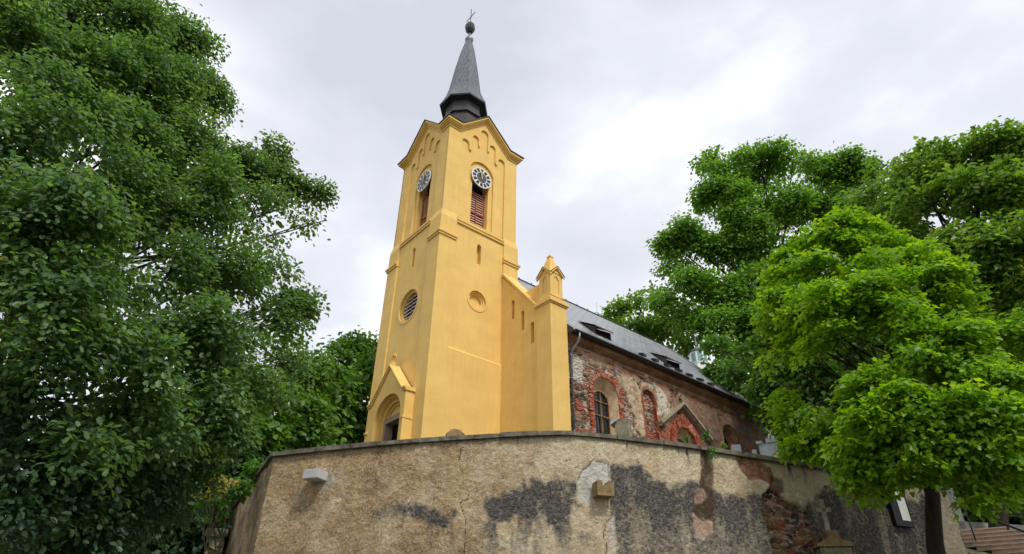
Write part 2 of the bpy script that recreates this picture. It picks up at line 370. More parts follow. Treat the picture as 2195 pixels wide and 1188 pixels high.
# set-off between the stages (sloping, at the corner pilasters)
for (x0, y0, x1, y1) in ((0, 0, 1.17, 1.17), (W-1.17, 0, W, 1.17), (0, WY-1.17, 1.17, WY), (W-1.17, WY-1.17, W, WY)):
    a0, b0, a1, b1 = (x0+(I if x0 == 0 else 0), y0+(I if y0 == 0 else 0), x1-(I if x1 == W else 0), y1-(I if y1 == WY else 0))
    z0, z1 = 19.2, 19.72
    t.hexa([(x0, y0, z0), (x1, y0, z0), (x1, y1, z0), (x0, y1, z0), (a0, b0, z1), (a1, b0, z1), (a1, b1, z1), (a0, b1, z1)])
# belfry stage: skin with the arched frieze cut into it
def frieze(wd):
    s = wd/6.0; c = wd/2
    P = [(1.17*s, 19.3), ((wd-1.17*s), 19.3)]
    def lob(cx, hw, ztop, n=7): return [(cx+hw*math.cos(th), ztop-hw*.95+hw*.95*math.sin(th)) for th in np.linspace(0, math.pi, n)]
    def corb(x0, x1, zb):   # pendant between two arches, drawn right to left
        m = (x0+x1)/2; return [(x1, zb+.16), (m+.05, zb+.02), (m-.05, zb+.02), (x0, zb+.16)]
    r = [lob(wd-1.46*s, .29, 26.25), corb(wd-2.0*s, wd-1.78*s, 25.5), lob(wd-2.27*s, .25, 27.07), corb(wd-2.67*s, wd-2.53*s, 26.28), lob(c, .31, 28.02),
         corb(2.53*s, 2.67*s, 26.28), lob(2.27*s, .25, 27.07), corb(1.78*s, 2.0*s, 25.5), lob(1.46*s, .29, 26.25)]
    for q in r: P += q
    return P
def gable(i0, wd, dz=0):   # outline of the wall top
    c = wd/2; return [(wd-i0, 26.95+dz), (wd-1.0, 26.95+dz), (c, 28.98+dz), (1.0, 26.95+dz), (i0, 26.95+dz)]
plate(t, S0, [(I, 19.72), (1.171, 19.72), (1.171, 19.0), (W-1.171, 19.0), (W-1.171, 19.72), (W-I, 19.72)]+gable(I, W), [], -I-.6, -I-.6) if 0 else None
for fr, wd, lo in ((S0, W, I), (F0, WY, I+.11)):
    out_ = [(lo, 19.3), (1.0, 19.3)]
    P = frieze(wd)
    # ring = outline minus frieze; the bottom stays open between the pilasters
    ring = [(lo, 19.3), (P[0][0], 19.3)]+P[:1:-1]+[(P[1][0], 19.3), (wd-lo, 19.3)]+gable(lo, wd)
    ring = [ring[0]]+ring[1:]
    plate(t, fr, ring, [], -I, -I-.13)
    c = wd/2
    # niche with stepped arch, then the louvred opening
    plate(t, fr, [(1.0, 19.34), (wd-1.0, 19.34), (wd-1.0, 26.9), (c, 28.85), (1.0, 26.9)], [arch(c, .98, 19.75, 24.08, 24)], -I-.12, -I-.26, True)
    plate(t, fr, rect(c-1.05, 19.6, c+1.05, 25.3), [arch(c, .66, 19.8, 24.0, 20)], -I-.25, -.95, True)
t.poly([(W-I, I, 19.3), (W-I, WY-I, 19.3), (W-I, WY-I, 26.95), (W-I, I, 26.95)]); t.poly([(I, WY-I, 19.3), (W-I, WY-I, 19.3), (W-I, WY-I, 26.95), (I, WY-I, 26.95)])
for fr, wd in ((side_f(WY-I), W), (front_f(W-I), WY)): mbp = [(1.0, 26.95), (wd-1.0, 26.95), (wd/2, 28.98)]; t.poly([fr(a, z) for a, z in mbp])
tower = t.build('tower_wall', YEL, ch)
# string ledge under the belfry, pilaster caps
for fr, wd in ((S0, W), (F0, WY)):
    mb = MB()
    for d, z0, z1 in ((.02, 19.30, 19.46), (-.03, 19.18, 19.30)):
        plate(mb, fr, rect(1.172, z0, wd-1.172, z1), [], d, -.2)
    mb.poly([fr(1.172, 19.46, .02), fr(wd-1.172, 19.46, .02), fr(wd-1.172, 19.56, -.24), fr(1.172, 19.56, -.24)])
    mb.build('string_course', YEL, ch)
for cx, cy in ((0, 0), (W, 0), (0, WY), (W, WY)):
    sx = 1 if cx == 0 else -1; sy = 1 if cy == 0 else -1; mb = MB()
    for d, z0, z1 in ((.13, 17.86, 18.0), (.07, 17.72, 17.86)):
        mb.box((cx-sx*d, cy-sy*d, z0), (cx+sx*1.22, cy+sy*1.22, z1))
    mb.hexa([(cx-sx*.13, cy-sy*.13, 18.0), (cx+sx*1.22, cy-sy*.13, 18.0), (cx+sx*1.22, cy+sy*1.22, 18.0), (cx-sx*.13, cy+sy*1.22, 18.0),
             (cx-sx*.005, cy-sy*.005, 18.12), (cx+sx*1.22, cy-sy*.005, 18.12), (cx+sx*1.22, cy+sy*1.22, 18.12), (cx-sx*.005, cy+sy*1.22, 18.12)])
    mb.build('pilaster_cap', YEL, ch)
# crowning cornice, following the gables
def gline(e, wd, dz, ex):
    c = wd/2; a = .95
    L_ = [(ex, 27.13+dz), (a, 27.13+dz), (c, 29.13+dz), (wd-a, 27.13+dz), (wd-ex, 27.13+dz)]; return L_
mb = MB(); mr_ = MB()
for k, (fr, wd, corner) in enumerate(((S0, W, 0), (F0, WY, 1), (lambda a, z, d=0: (a, WY+d, z), W, 0), (lambda a, z, d=0: (W+d, a, z), WY, 1))):
    for out_d, dz0, dz1 in ((.33-I, -.17, 0), (.25-I, -.27, -.17), (.15-I, -.37, -.27), (.06-I, -.52, -.37)):
        ex = -out_d if corner == 0 else I
        A = gline(0, wd, dz0, ex); B = gline(0, wd, dz1, ex)
        plate(mb, fr, A+B[::-1], [], out_d, -I-.02)
    o2 = .40-I; ex = -o2 if corner == 0 else I
    A = gline(0, wd, .004, ex); B = gline(0, wd, .07, ex)
    plate(mr_, fr, A+B[::-1], [], o2, -I-.02)
    # roof planes behind the gable
    P = [fr(a, z, o2) for a, z in gline(0, wd, .07, -o2)]; cc = (2.97, 2.97, 29.2)
    for p, q in zip(P[:-1], P[1:]): mr_.poly([p, q, cc])
mb.build('cornice', YEL, ch); mr_.build('gable_roof', DARKSHEET, ch)
# spire
sp = MB(); sp.lathe(2.97, 2.97, [(1.30, 28.6), (1.30, 31.0)], 8); sp.lathe(2.97, 2.97, [(1.46, 31.0), (1.46, 31.16), (1.38, 31.22), (1.38, 32.14)], 8)
sp.lathe(2.97, 2.97, [(1.3, 31.0), (1.46, 31.0)], 8)
drum = sp.build('drum', ANTH, ch)
mb = MB(); mb.lathe(2.97, 2.97, [(1.38, 32.13), (1.86, 32.2), (1.9, 32.32)], 8); mb.build('eaves', DARKSHEET, ch)
def uv_lathe(name, prof, n, mat, parent, cx, cy, a0=22.5):
    me = bpy.data.meshes.new(name); V = []; F = []; UV = []
    for k in range(n):
        for i in range(len(prof)-1):
            b = len(V)
            for (r, z), kk in ((prof[i], k), (prof[i], k+1), (prof[i+1], k+1), (prof[i+1], k)):
                th = math.radians(a0+360*kk/n); V.append((cx+r*math.cos(th), cy+r*math.sin(th), z))
                UV.append(((kk-k-.5)*2*r*math.sin(math.pi/n)+k*.37, z))
            F.append((b, b+1, b+2, b+3))
    me.from_pydata(V, [], F); ul = me.uv_layers.new(name='UVMap')
    for lp in me.loops: ul.data[lp.index].uv = UV[lp.vertex_index]
    me.materials.append(mat); return link(bpy.data.objects.new(name, me), parent)
prof = [(1.88, 32.33), (1.62, 32.95), (1.42, 33.5), (1.27, 34.2), (.90, 37.0), (.60, 38.9), (.26, 40.45)]
spire = uv_lathe('spire', prof, 8, SPI, ch, 2.97, 2.97)
mb = MB()
for k in range(8):
    th = math.radians(22.5+45*k); mb.tube([(2.97+(r+.008)*math.cos(th), 2.97+(r+.008)*math.sin(th), z) for r, z in prof], .022, 5)
mb.build('hip_seam', COPP, spire)
mb = MB(); mb.lathe(2.97, 2.97, [(.24, 40.4), (.34, 40.62), (.36, 40.75), (.33, 40.86), (.2, 40.98), (.13, 41.2), (.09, 41.7), (.0, 41.75)], 16); mb.build('spire_collar', COPP, ch, True)
mb = MB(); mb.lathe(2.97, 2.97, [(.02, 41.66), (.22, 41.74), (.40, 42.02), (.45, 42.34), (.40, 42.68), (.22, 42.95), (.02, 43.03)], 8); mb.build('finial_ball', DARKSHEET, ch)
mb = MB(); mb.tube([(2.97, 2.97, 43.0), (2.97, 2.97, 44.93)], .032, 6); mb.tube([(2.97, 2.97-.62, 43.85), (2.97, 2.97+.62, 43.85)], .032, 6)
mb.build('spire_cross', IRON, ch)
# openings of the tower
def louvre(fr, c, hw, z0, z1, d, name='louvre_shutter'):
    f = MB()
    for a0, a1, q0, q1 in ((c-hw, c-hw+.07, z0, z1), (c+hw-.07, c+hw, z0, z1), (c-.035, c+.035, z0, z1), (c-hw, c+hw, z0, z0+.08), (c-hw, c+hw, (z0+z1)/2-.25, (z0+z1)/2-.15), (c-hw, c+hw, z1-.08, z1)):
        P = [fr(a, z, dd) for dd in (d-.03, d+.03) for a, z in ((a0, q0), (a1, q0), (a1, q1), (a0, q1))]; f.hexa([P[i] for i in (0, 1, 2, 3, 4, 5, 6, 7)])
    o = f.build(name, WOODR, ch)
    s = MB(); z = z0+.12
    while z < z1-.1:
        for a0, a1 in ((c-hw+.07, c-.035), (c+.035, c+hw-.07)):
            s.poly([fr(a0, z-.04, d-.02), fr(a1, z-.04, d-.02), fr(a1, z+.045, d-.045), fr(a0, z+.045, d-.045)])
        z += .19
    s.build('slat', SLATW, o)
louvre(S0, 3.0, .66, 19.8, 22.75, -.72); louvre(F0, 2.97, .66, 19.8, 22.75, -.72)
mb = MB(); mb.box((1.6, .96, 19.6), (4.4, 1.4, 25.5)); mb.box((.96, 1.6, 19.6), (1.4, 4.4, 25.5)); mb.build('belfry_dark_box', VOID, ch)  # dark box painted in for the unlit belfry behind the slats
def clock(fr, c, zc, d):
    b = MB(); plate(b, fr, circ(c, zc, .80, 48), [], d, d-.07); o = b.build('clock_face', WHITE, ch)
    k = MB()
    for i in range(12):
        th = math.radians(30*i); da = math.radians(10.5)
        P = [(c+r*math.cos(th+s), zc+r*math.sin(th+s)) for r, s in ((.46, -da), (.735, -da*.95), (.735, da*.95), (.46, da))]
        plate(k, fr, P, [], d+.012, d)
    k.build('numeral_block', BLACK, o)
    k = MB(); plate(k, fr, circ(c, zc, .40, 40), [], d+.014, d); k.build('dial', DIAL, o)
    for nm, ang, ln, wd in (('minute_hand', 97, .66, .03), ('hour_hand', 118, .40, .05)):
        th = math.radians(ang); ct, st = math.cos(th), math.sin(th)
        P = [(c+a*ct-b_*st, zc+a*st+b_*ct) for a, b_ in ((-.16, -wd), (ln*.7, -wd), (ln, 0), (ln*.7, wd), (-.16, wd))]
        h = MB(); plate(h, fr, P, [], d+.05 if nm[0] == 'm' else d+.04, d+.03); h.build(nm, GOLD if nm[0] == 'm' else BLACK, o)
clock(S0, 2.95, 23.72, -.17); clock(F0, 2.92, 23.72, -.17)
# slits: blind backs
for fr in (S0, F0):
    mb = MB(); mb.poly([fr(a, z, -.42) for a, z in rect(2.6, 16.6, 3.4, 18.6)]); mb.build('slit_window_back', YEL, ch)
# blind oculus
for j, (r0, r1, d) in enumerate(((.74, .62, .03), (.64, .52, -.18), (.53, .43, -.26))):
    mb = MB(); plate(mb, side_f(.1), circ(3.0, 14.33, r0), [circ(3.0, 14.33, r1)], d if j == 0 else d+.1, -.4); mb.build('oculus_ring', YEL, ch)
mb = MB(); mb.poly([S0(a, z, -.40) for a, z in circ(3.0, 14.33, .7)]); mb.build('oculus_back', YEL, ch)
# round louvred window in the front
mb = MB(); plate(mb, front_f(.1), circ(2.9, 14.1, 1.16, 48), [circ(2.9, 14.1, 1.02, 48)], .03, -.1); plate(mb, front_f(.1), circ(2.9, 14.1, 1.1, 48), [circ(2.9, 14.1, .88, 48)], -.12, -.45); rw = mb.build('round_window', YEL, ch)
mb = MB(); mb.box((.55, 1.7, 12.9), (.62, 4.1, 15.3)); mb.build('window_void', VOID, rw)
mb = MB(); z = 13.3
while z < 14.95:
    hw = math.sqrt(max(0, .87**2-(z-14.1)**2))
    if hw > .1: mb.poly([F0(2.9-hw, z-.05, -.34), F0(2.9+hw, z-.05, -.34), F0(2.9+hw, z+.05, -.37), F0(2.9-hw, z+.05, -.37)])
    z += .245
mb.build('slat', PALEST, rw)
mb = MB(); mb.box((.33, 2.87, 13.2), (.37, 2.93, 15.0)); mb.build('mullion', WOODR, rw)
# ---- portal
PF = front_f(0); pc = 2.9
def pg(dz=0, e=0): return [(pc-1.9-e, 8.18+dz), (pc-1.55, 8.22+dz), (pc, 9.95+dz), (pc+1.55, 8.22+dz), (pc+1.9+e, 8.18+dz)]
pm = MB(); oa = arch(2.72, 1.36, 1.5, 7.05, 28)
hole = [(2.72-1.36, ZB+.01), (2.72+1.36, ZB+.01)]+oa[2:]
plate(pm, PF, [(pc-1.88, ZB), (pc+1.88, ZB)]+pg()[::-1], [hole], .52, .0)
# stepped orders inside the arch
for r, d in ((1.36, .30), (1.16, .12), (1.02, -.02)):
    a1 = arch(2.72, r+.1, ZB+.02, 7.05, 28); a2 = arch(2.72, r-.13, ZB+.03, 7.05, 28)
    plate(pm, PF, a1, [a2], d, d-.25, True)
pm.poly([PF(a, z, -.12) for a, z in ((1.3, 7.35), (4.2, 7.35), (4.2, 8.4), (1.3, 8.4))])
por = pm.build('portal', YEL, ch)
pr = MB()
A = [(pc-1.98, 8.15), (pc-1.62, 8.2), (pc, 10.0), (pc+1.62, 8.2), (pc+1.98, 8.15)]
for d, z0, z1 in ((.66, .10, .20), (.60, .0, .10)):
    plate(pr, PF, [(a, z+z0) for a, z in A]+[(a, z+z1) for a, z in A[::-1]], [], d, .0)
pr.box((-.58, pc-.09, 10.1), (-.3, pc+.09, 10.32)); pr.box((-.46, pc-.05, 10.3), (-.36, pc+.05, 10.9)); pr.box((-.46, pc-.24, 10.62), (-.36, pc+.24, 10.74))
pr.build('portal_roof', YEL, por)
pq = MB(); pq.box((-.60, pc-1.96, 6.7), (0, pc-1.7, 6.82)); pq.box((-.57, pc-1.93, ZB), (0, pc-1.82, 6.701)); pq.build('portal_band', YEL, por)
pq = MB(); pq.box((-.60, pc+1.7, 6.7), (0, pc+1.96, 6.82)); pq.build('portal_band', YEL, por)
pd = MB(); fr_o = rect(1.62, 3.0, 3.82, 7.4); pdh = rect(1.84, 3.01, 3.60, 7.12)
plate(pd, PF, fr_o, [pdh], .06, -.5); pd.build('door_frame', SAND, por)
pd = MB(); pd.box((.40, 1.6, 3), (.5, 3.85, 7.3)); pd.build('door', VOID, por)  # dark sheet in place of the unlit interior behind the portal opening
# ------------------------------------------------------------------ west wall of the nave and its corner piers
NB = side_f(-4.0)
for sgn in (1, -1):
    Y = (lambda y: y) if sgn == 1 else (lambda y: WY-y)
    fr = (lambda a, z, d=0: (4.83-d, Y(a), z))
    wl = MB(); holes = []
    if sgn == 1:
        holes = [arch(-.97, .14, 13.31, 14.45, 10), arch(-1.84, .14, 12.24, 13.38, 10), arch(-2.665, .14, 11.17, 12.32, 10)]
        wl.poly([fr(a, z, -.3) for a, z in rect(-3, 11, -.6, 14.9)])
    plate(wl, fr, [(0, ZB), (0, 16.55), (-3.2, 13.0), (-3.2, ZB)], holes, 0, -.5)
    wl.build('west_wall', YEL, ch)
    cp = MB()
    q = [(.0, 16.78), (-3.55, 12.68)]
    for d0, d1, z0, z1 in ((.10, -.95, .05, .17), (.05, -.9, -.08, .05)):
        P = []
        for dd in (d0, d1):
            P += [fr(q[0][0], q[0][1]+z0-.05, dd), fr(q[1][0], q[1][1]+z0-.05, dd), fr(q[1][0], q[1][1]+z1-.05, dd), fr(q[0][0], q[0][1]+z1-.05, dd)]
        cp.hexa(P)
    cp.build('gable_coping', YEL, ch)
    # pier with moulded cap, gabled turret and little spire
    y0, y1 = -3.12, -4.25; pi = MB(); x0, x1 = 4.72, 5.93
    def bx(m_, e, z0, z1): m_.box((x0-e, Y(y0+e), z0), (x1+e, Y(y1-e), z1))
    bx(pi, 0, ZB, 13.02); pier = pi.build('corner_pier', YEL, ch)
    m2 = MB(); bx(m2, .05, 13.02, 13.1); bx(m2, .12, 13.1, 13.26); bx(m2, -.0, 13.26, 13.5)
    cxp, cyp = 5.325, -3.685
    def sq(m_, e0, z0, e1, z1):
        m_.hexa([(cxp+i*e0, Y(cyp+j*e0), z0) for i, j in ((-1,-1),(1,-1),(1,1),(-1,1))]+[(cxp+i*e1, Y(cyp+j*e1), z1) for i, j in ((-1,-1),(1,-1),(1,1),(-1,1))])
    sq(m2, .6, 13.5, .47, 13.62); m2.build('pier_cap', YEL, pier)
    m3 = MB(); h = .46
    for dx, dy in ((-1, 0), (0, -1), (1, 0), (0, 1)):
        def fr3(a, z, d=0, dx=dx, dy=dy):
            return (cxp+dx*(h+d)+(-dy)*a*-1, Y(cyp+dy*(h+d)+dx*a), z)
        ph = [(-.2, 13.85), (.2, 13.85), (.2, 14.72), (.1, 14.86), (0, 14.98), (-.1, 14.86), (-.2, 14.72)]
        e = 0 if dx else 0
        plate(m3, fr3, [(-h, 13.6), (h, 13.6), (h, 14.98), (0, 15.42), (-h, 14.98)], [ph], 0, -.06, True)
        m3.poly([fr3(a, z, -.06) for a, z in rect(-.3, 13.7, .3, 15.1)])
        A = [(-h-.12, 14.86), (0, 15.44), (h+.12, 14.86)] if dx else [(-h, 14.96), (0, 15.44), (h, 14.96)]
        plate(m3, fr3, A+[(a, z+.1) for a, z in A[::-1]], [], .12, -.0)
    m3.build('turret', YEL, pier)
    m4 = MB()
    for dx, dy in ((-1, 0), (0, -1), (1, 0), (0, 1)):
        def fr3(a, z, d=0, dx=dx, dy=dy): return (cxp+dx*(h+d)+dy*a, Y(cyp+dy*(h+d)+dx*a), z)
        A = [(-h-.16, 14.95), (0, 15.55), (h+.16, 14.95)]
        for p, q_ in zip(A[:-1], A[1:]): m4.poly([fr3(p[0], p[1]+.02, .16), fr3(q_[0], q_[1]+.02, .16), (cxp, Y(cyp), 15.6)])
    m4.build('turret_roof', SAND, pier)
    m5 = MB(); sq(m5, .5, 15.12, .1, 16.42); sq(m5, .14, 16.40, .14, 16.5); sq(m5, .10, 16.5, .04, 16.62); m5.build('turret_spire', YEL, pier)
# ------------------------------------------------------------------ nave
NX0, NX1, NZ1 = 5.93, 25.5, 11.1
dx = .05
nx = int((NX1-NX0)/dx)+1; nz = int((NZ1-3.0)/dx)+1
X, Z = np.meshgrid(np.linspace(NX0, NX1, nx), np.linspace(3.0, NZ1, nz), indexing='ij'); x = X.ravel(); z = Z.ravel()
nA = fbm(x*1.3, z*1.3, 3); nB = fbm(x*4, z*4, 8); nC = fbm(x*.6, z*.9, 21); rag = (nA-.5)*1.0+(nB-.5)*.35
def msk(P, soft=.12, amp=.5): return ss(-soft, soft, sdf(P, x, z)+rag*amp)
def archsd(c, hw, zs): return np.where(z < zs, hw-np.abs(x-c), hw-np.hypot(x-c, z-zs))
plas = ss(8.9, 11.2, x+rag*2.2)*ss(.40, .47, nA+.06*np.sin(x)+.05)
plas = np.maximum(plas, msk([(10.75, 10.4), (11.7, 10.4), (12.0, 9.9), (11.9, 7.1), (11.5, 6.2), (11.5, 7.6), (11.0, 8.7), (10.6, 9.0)], .08, .25))
plas = np.maximum(plas, msk([(6.6, 10.9), (8.2, 10.4), (11, 10.7), (15, 10.5), (15, 11.3), (6.3, 11.3)], .1, .5)*.9)
plas = np.where(x > 13.2, np.maximum(plas, ss(.38, .46, nA+.05)), plas); plas = np.where(x > 17.4, np.maximum(plas, .92), plas)
brick = np.zeros_like(x)
brick = np.maximum(brick, ss(-.12, .12, archsd(8.95, 1.38, 8.85)+rag*.55))
brick = np.maximum(brick, ss(-.1, .1, archsd(12.7, .72, 9.6)+rag*.15)*ss(.62, .45, archsd(12.7, .62, 9.6)+rag*.35)*ss(10.6, 9.9, np.where(x > 11.5, z, 20)))
brick = np.maximum(brick, msk([(13.3, 5), (13.3, 8.2), (14.1, 8.3), (15.7, 9.75), (16.5, 9.6), (17.6, 8.1), (17.9, 5)], .08, .2))
brick = np.maximum(brick, msk([(6.1, 7.3), (7.2, 7.4), (7.1, 8.0), (6.2, 8.1)], .08, .6)); brick = np.maximum(brick, msk([(6.2, 5.6), (7.4, 5.8), (7.5, 6.6), (6.1, 6.5)], .08, .6))
pink = np.clip(ss(12.8, 14.8, x+rag*2)*.75+ss(10.2, 10.9, z+rag*.8)*.9+msk([(12.1, 5), (13.1, 5), (13.2, 7.6), (12.2, 7.6)], .1, .2), 0, 1)
dark = np.clip(ss(14.0, 19.5, x+rag*3)*.85+ss(.58, .66, nC)*.55*ss(13, 16, x), 0, .88)  # darker towards the right: tree shade painted over the brown plaster tone
white = msk([(8.05, 9.2), (8.5, 9.2), (8.4, 10.4), (9.0, 10.1), (9.3, 9.9), (9.35, 10.3), (9.0, 10.6)], .06, .3)*0
white = np.maximum(white, msk([(6.35, 9.3), (7.2, 9.0), (7.4, 9.7), (7.0, 10.4), (6.5, 10.2)], .08, 1.2)*.8)
white = np.maximum(white, ss(.10, .04, np.abs(x-9.12))*ss(9.7, 9.8, z)*ss(10.45, 10.35, z))
white = np.maximum(white, msk([(13.35, 8.9), (14.3, 8.9), (14.2, 10.3), (13.3, 10.3)], .06, 1.3)*.7)
hole = ss(.05, .0, np.abs(fbm(x*.9+4, z*.9, 33)-.5)*1.0)*ss(.52, .6, nC)*.7
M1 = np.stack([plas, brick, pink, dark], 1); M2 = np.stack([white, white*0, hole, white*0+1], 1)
hole = np.maximum(hole, ss(.22, .02, np.abs(plas-.45))*ss(.4, .5, nB)*.75*(x > 9))  # dark rim: edge shadow of the plaster patches painted into the mask
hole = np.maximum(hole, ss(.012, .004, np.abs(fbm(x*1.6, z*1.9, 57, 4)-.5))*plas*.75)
white = np.maximum(white, ss(.60, .66, fbm(x*1.9, z*2.3, 91))*ss(20, 14, x)*.5*(1-brick))
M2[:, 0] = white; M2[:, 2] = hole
disp = plas*.08*(1-brick)+(nB-.5)*.12*(1-plas*.7)+(nA-.5)*.05-hole*.04
keep = (archsd(8.95, .99, 8.87) < 0) & (archsd(15.8, 1.2, 7.45) < 0) & (archsd(20.7, .85, 9.0) < 0) & (archsd(12.7, .55, 9.6) < 0)
V = np.stack([x, -4.0-disp, z], 1)
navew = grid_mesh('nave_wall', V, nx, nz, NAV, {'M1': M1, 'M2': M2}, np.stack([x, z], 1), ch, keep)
nv = MB()
nv.poly([(NX1, -4, 3), (NX1, WY+4, 3), (NX1, WY+4, 11.5), (NX1, -4, 11.5)]); nv.poly([(4.9, WY+4, 3), (NX1, WY+4, 3), (NX1, WY+4, 11.5), (4.9, WY+4, 11.5)])
nv.poly([(NX1-.01, -4, 11.5), (NX1-.01, WY+4, 11.5), (NX1-.01, 2.97, 19.0)]); nv.build('end_wall', COR, ch)
def aring(mb, c, r0, r1, z0, zs, d1, d0, n=30, fr=NB):
    """voussoir ring with jambs, each brick set at a slightly different depth"""
    rnd = random.Random(int(c*10)); nb = int(math.pi*r1/.10)
    for i in range(nb):
        t0, t1 = math.pi*i/nb+.012, math.pi*(i+1)/nb-.006; d = d1+rnd.uniform(-.02, .03); ro = r1+rnd.uniform(-.07, .05)
        P = [(c+r0*math.cos(t0), zs+r0*math.sin(t0)), (c+ro*math.cos(t0), zs+ro*math.sin(t0)), (c+ro*math.cos(t1), zs+ro*math.sin(t1)), (c+r0*math.cos(t1), zs+r0*math.sin(t1))]
        plate(mb, fr, P, [], d, d0)
    z_ = z0
    while z_ < zs-.02:
        for s in (-1, 1):
            d = d1+rnd.uniform(-.02, .03); ro = r1+rnd.choice((-.12, -.03, .06, .12))
            if s == -1: plate(mb, fr, rect(c-ro, z_, c-r0, z_+.078), [], d, d0)
            else: plate(mb, fr, rect(c+r0, z_, c+ro, z_+.078), [], d, d0)
        z_ += .088
    return mb
# first window: splayed plastered niche, wooden window, iron grille
mb = MB(); aring(mb, 8.95, 1.0, 1.28, 5.0, 8.87, .035, -.2); mb.build('brick_arch', BRICK, ch)
wn = MB(); A0 = arch(8.95, 1.0, 4.6, 8.87, 28); A1 = arch(8.98, .70, 4.6, 8.62, 28)
for i in range(len(A0)):
    j = (i+1) % len(A0); wn.poly([NB(*A0[i], .0), NB(*A0[j], .0), NB(*A1[j], -.42), NB(*A1[i], -.42)])
win = wn.build('window_niche', REVEAL, ch)
mb = MB(); mb.poly([NB(a, z_, -.54) for a, z_ in rect(8.0, 4.5, 9.9, 9.6)]); mb.build('glass', GLASS, win)
mb = MB(); plate(mb, NB, arch(8.98, .72, 4.6, 8.62), [arch(8.98, .61, 4.7, 8.6)], -.42, -.52, True)
for a in (8.98,): mb.box((a-.03, 3.28+0*a-6.6-0, 4.6), (a+.03, -3.36+.08, 9.2)) if 0 else mb.box((a-.035, -3.56, 4.6), (a+.035, -3.48, 9.15))
for zz in (5.6, 6.7, 7.8, 8.6): mb.box((8.3, -3.555, zz), (9.66, -3.49, zz+.06))
mb.build('window_frame', OCHW, win)
mb = MB()
for k in range(6): a = 8.98-.5+k*.2; mb.tube([(a, -3.62, 4.6), (a, -3.62, 8.62+math.sqrt(max(.02, .45-(a-8.98)**2))*.9)], .014, 5)
for zz in (5.3, 6.1, 6.9, 7.7, 8.5): mb.tube([(8.3, -3.64, zz), (9.66, -3.64, zz)], .018, 5)
for r in (.25, .48): mb.tube([(8.98+r*math.cos(t_), -3.63, 8.6+r*math.sin(t_)) for t_ in np.linspace(0, math.pi, 12)], .014, 5)
mb.build('iron_grille', IRON, win)
# blocked window (rubble filled niche)
mb = MB(); A0 = arch(12.7, .56, 5, 9.6, 20)
for i in range(len(A0)): j = (i+1) % len(A0); mb.poly([NB(*A0[i], .02), NB(*A0[j], .02), NB(*A0[j], -.22), NB(*A0[i], -.22)])
mb.build('blocked_window_reveal', BRICK, ch)
gx, gz = np.meshgrid(np.linspace(12.05, 13.35, 40), np.linspace(5, 10.3, 120), indexing='ij'); gx = gx.ravel(); gz = gz.ravel()
q = fbm(gx*5, gz*7, 5)
m1 = np.stack([ss(7.5, 7.2, gz+(q-.5))*.9, np.where((fbm(gx*2, gz*3, 9) > .56), .9, 0), gx*0+.8, gx*0], 1)
grid_mesh('window_infill', np.stack([gx, -4+.2-(q-.5)*.14, gz], 1), 40, 120, NAV, {'M1': m1, 'M2': m1*0}, np.stack([gx+3, gz], 1), ch)
# side door with brick arch and pediment
mb = MB(); aring(mb, 15.8, .99, 1.5, 5.0, 7.6, .07, -.15); mb.build('brick_arch', BRICK, ch)
mb = MB(); dA = arch(15.8, 1.22, 4.6, 7.45, 24); dB = arch(15.85, .92, 4.6, 7.35, 24); dC = arch(15.85, .74, 4.6, 7.3, 24)
for i in range(len(dA)):
    j = (i+1) % len(dA); mb.poly([NB(*dA[i], 0), NB(*dA[j], 0), NB(*dB[j], -.45), NB(*dB[i], -.45)]); mb.poly([NB(*dB[i], -.45), NB(*dB[j], -.45), NB(*dC[j], -.5), NB(*dC[i], -.5)])
dn = mb.build('door_niche', REVEAL, ch)
mb = MB(); mb.poly([NB(a, z_, -.6) for a, z_ in rect(14.5, 4.5, 17.2, 8.8)]); mb.build('blocked_door', COR, dn)
mb = MB()
for s in (-1, 1):
    a0, a1 = 15.75, 15.75+s*2.35
    for w_, d, dz in ((.16, .34, 0), (.10, .22, -.12)):
        P = [(a0, 9.98+dz), (a1, 8.28+dz), (a1+s*.12, 8.24+dz), (a1+s*.12, 8.40+dz), (a0, 10.14+dz)]
        plate(mb, NB, P, [], d, -.02)
ped = mb.build('door_pediment', simple('pediment_stone', (.33, .27, .19), .4, 5, .9, 0, .03), ch)
mb = MB(); mb.box((15.66, -4.24, 10.1), (15.84, -4.06, 10.62)); mb.box((15.5, -4.21, 10.32), (16.0, -4.09, 10.46)); mb.build('pediment_cross', MOSSST, ped)
# third window
mb = MB(); aring(mb, 20.7, .86, 1.05, 5, 9.0, .02, -.1); A0 = arch(20.7, .87, 5, 9.0, 20); A1 = arch(20.75, .6, 5, 8.8, 20)
mb.build('brick_arch', COR, ch)
mb = MB()
for i in range(len(A0)): j = (i+1) % len(A0); mb.poly([NB(*A0[i], 0), NB(*A0[j], 0), NB(*A1[j], -.6), NB(*A1[i], -.6)])
w3 = mb.build('window_niche', COR, ch)
mb = MB(); mb.poly([NB(a, z_, -.62) for a, z_ in rect(19.6, 4.5, 21.8, 9.9)]); mb.build('glass', VOID, w3)
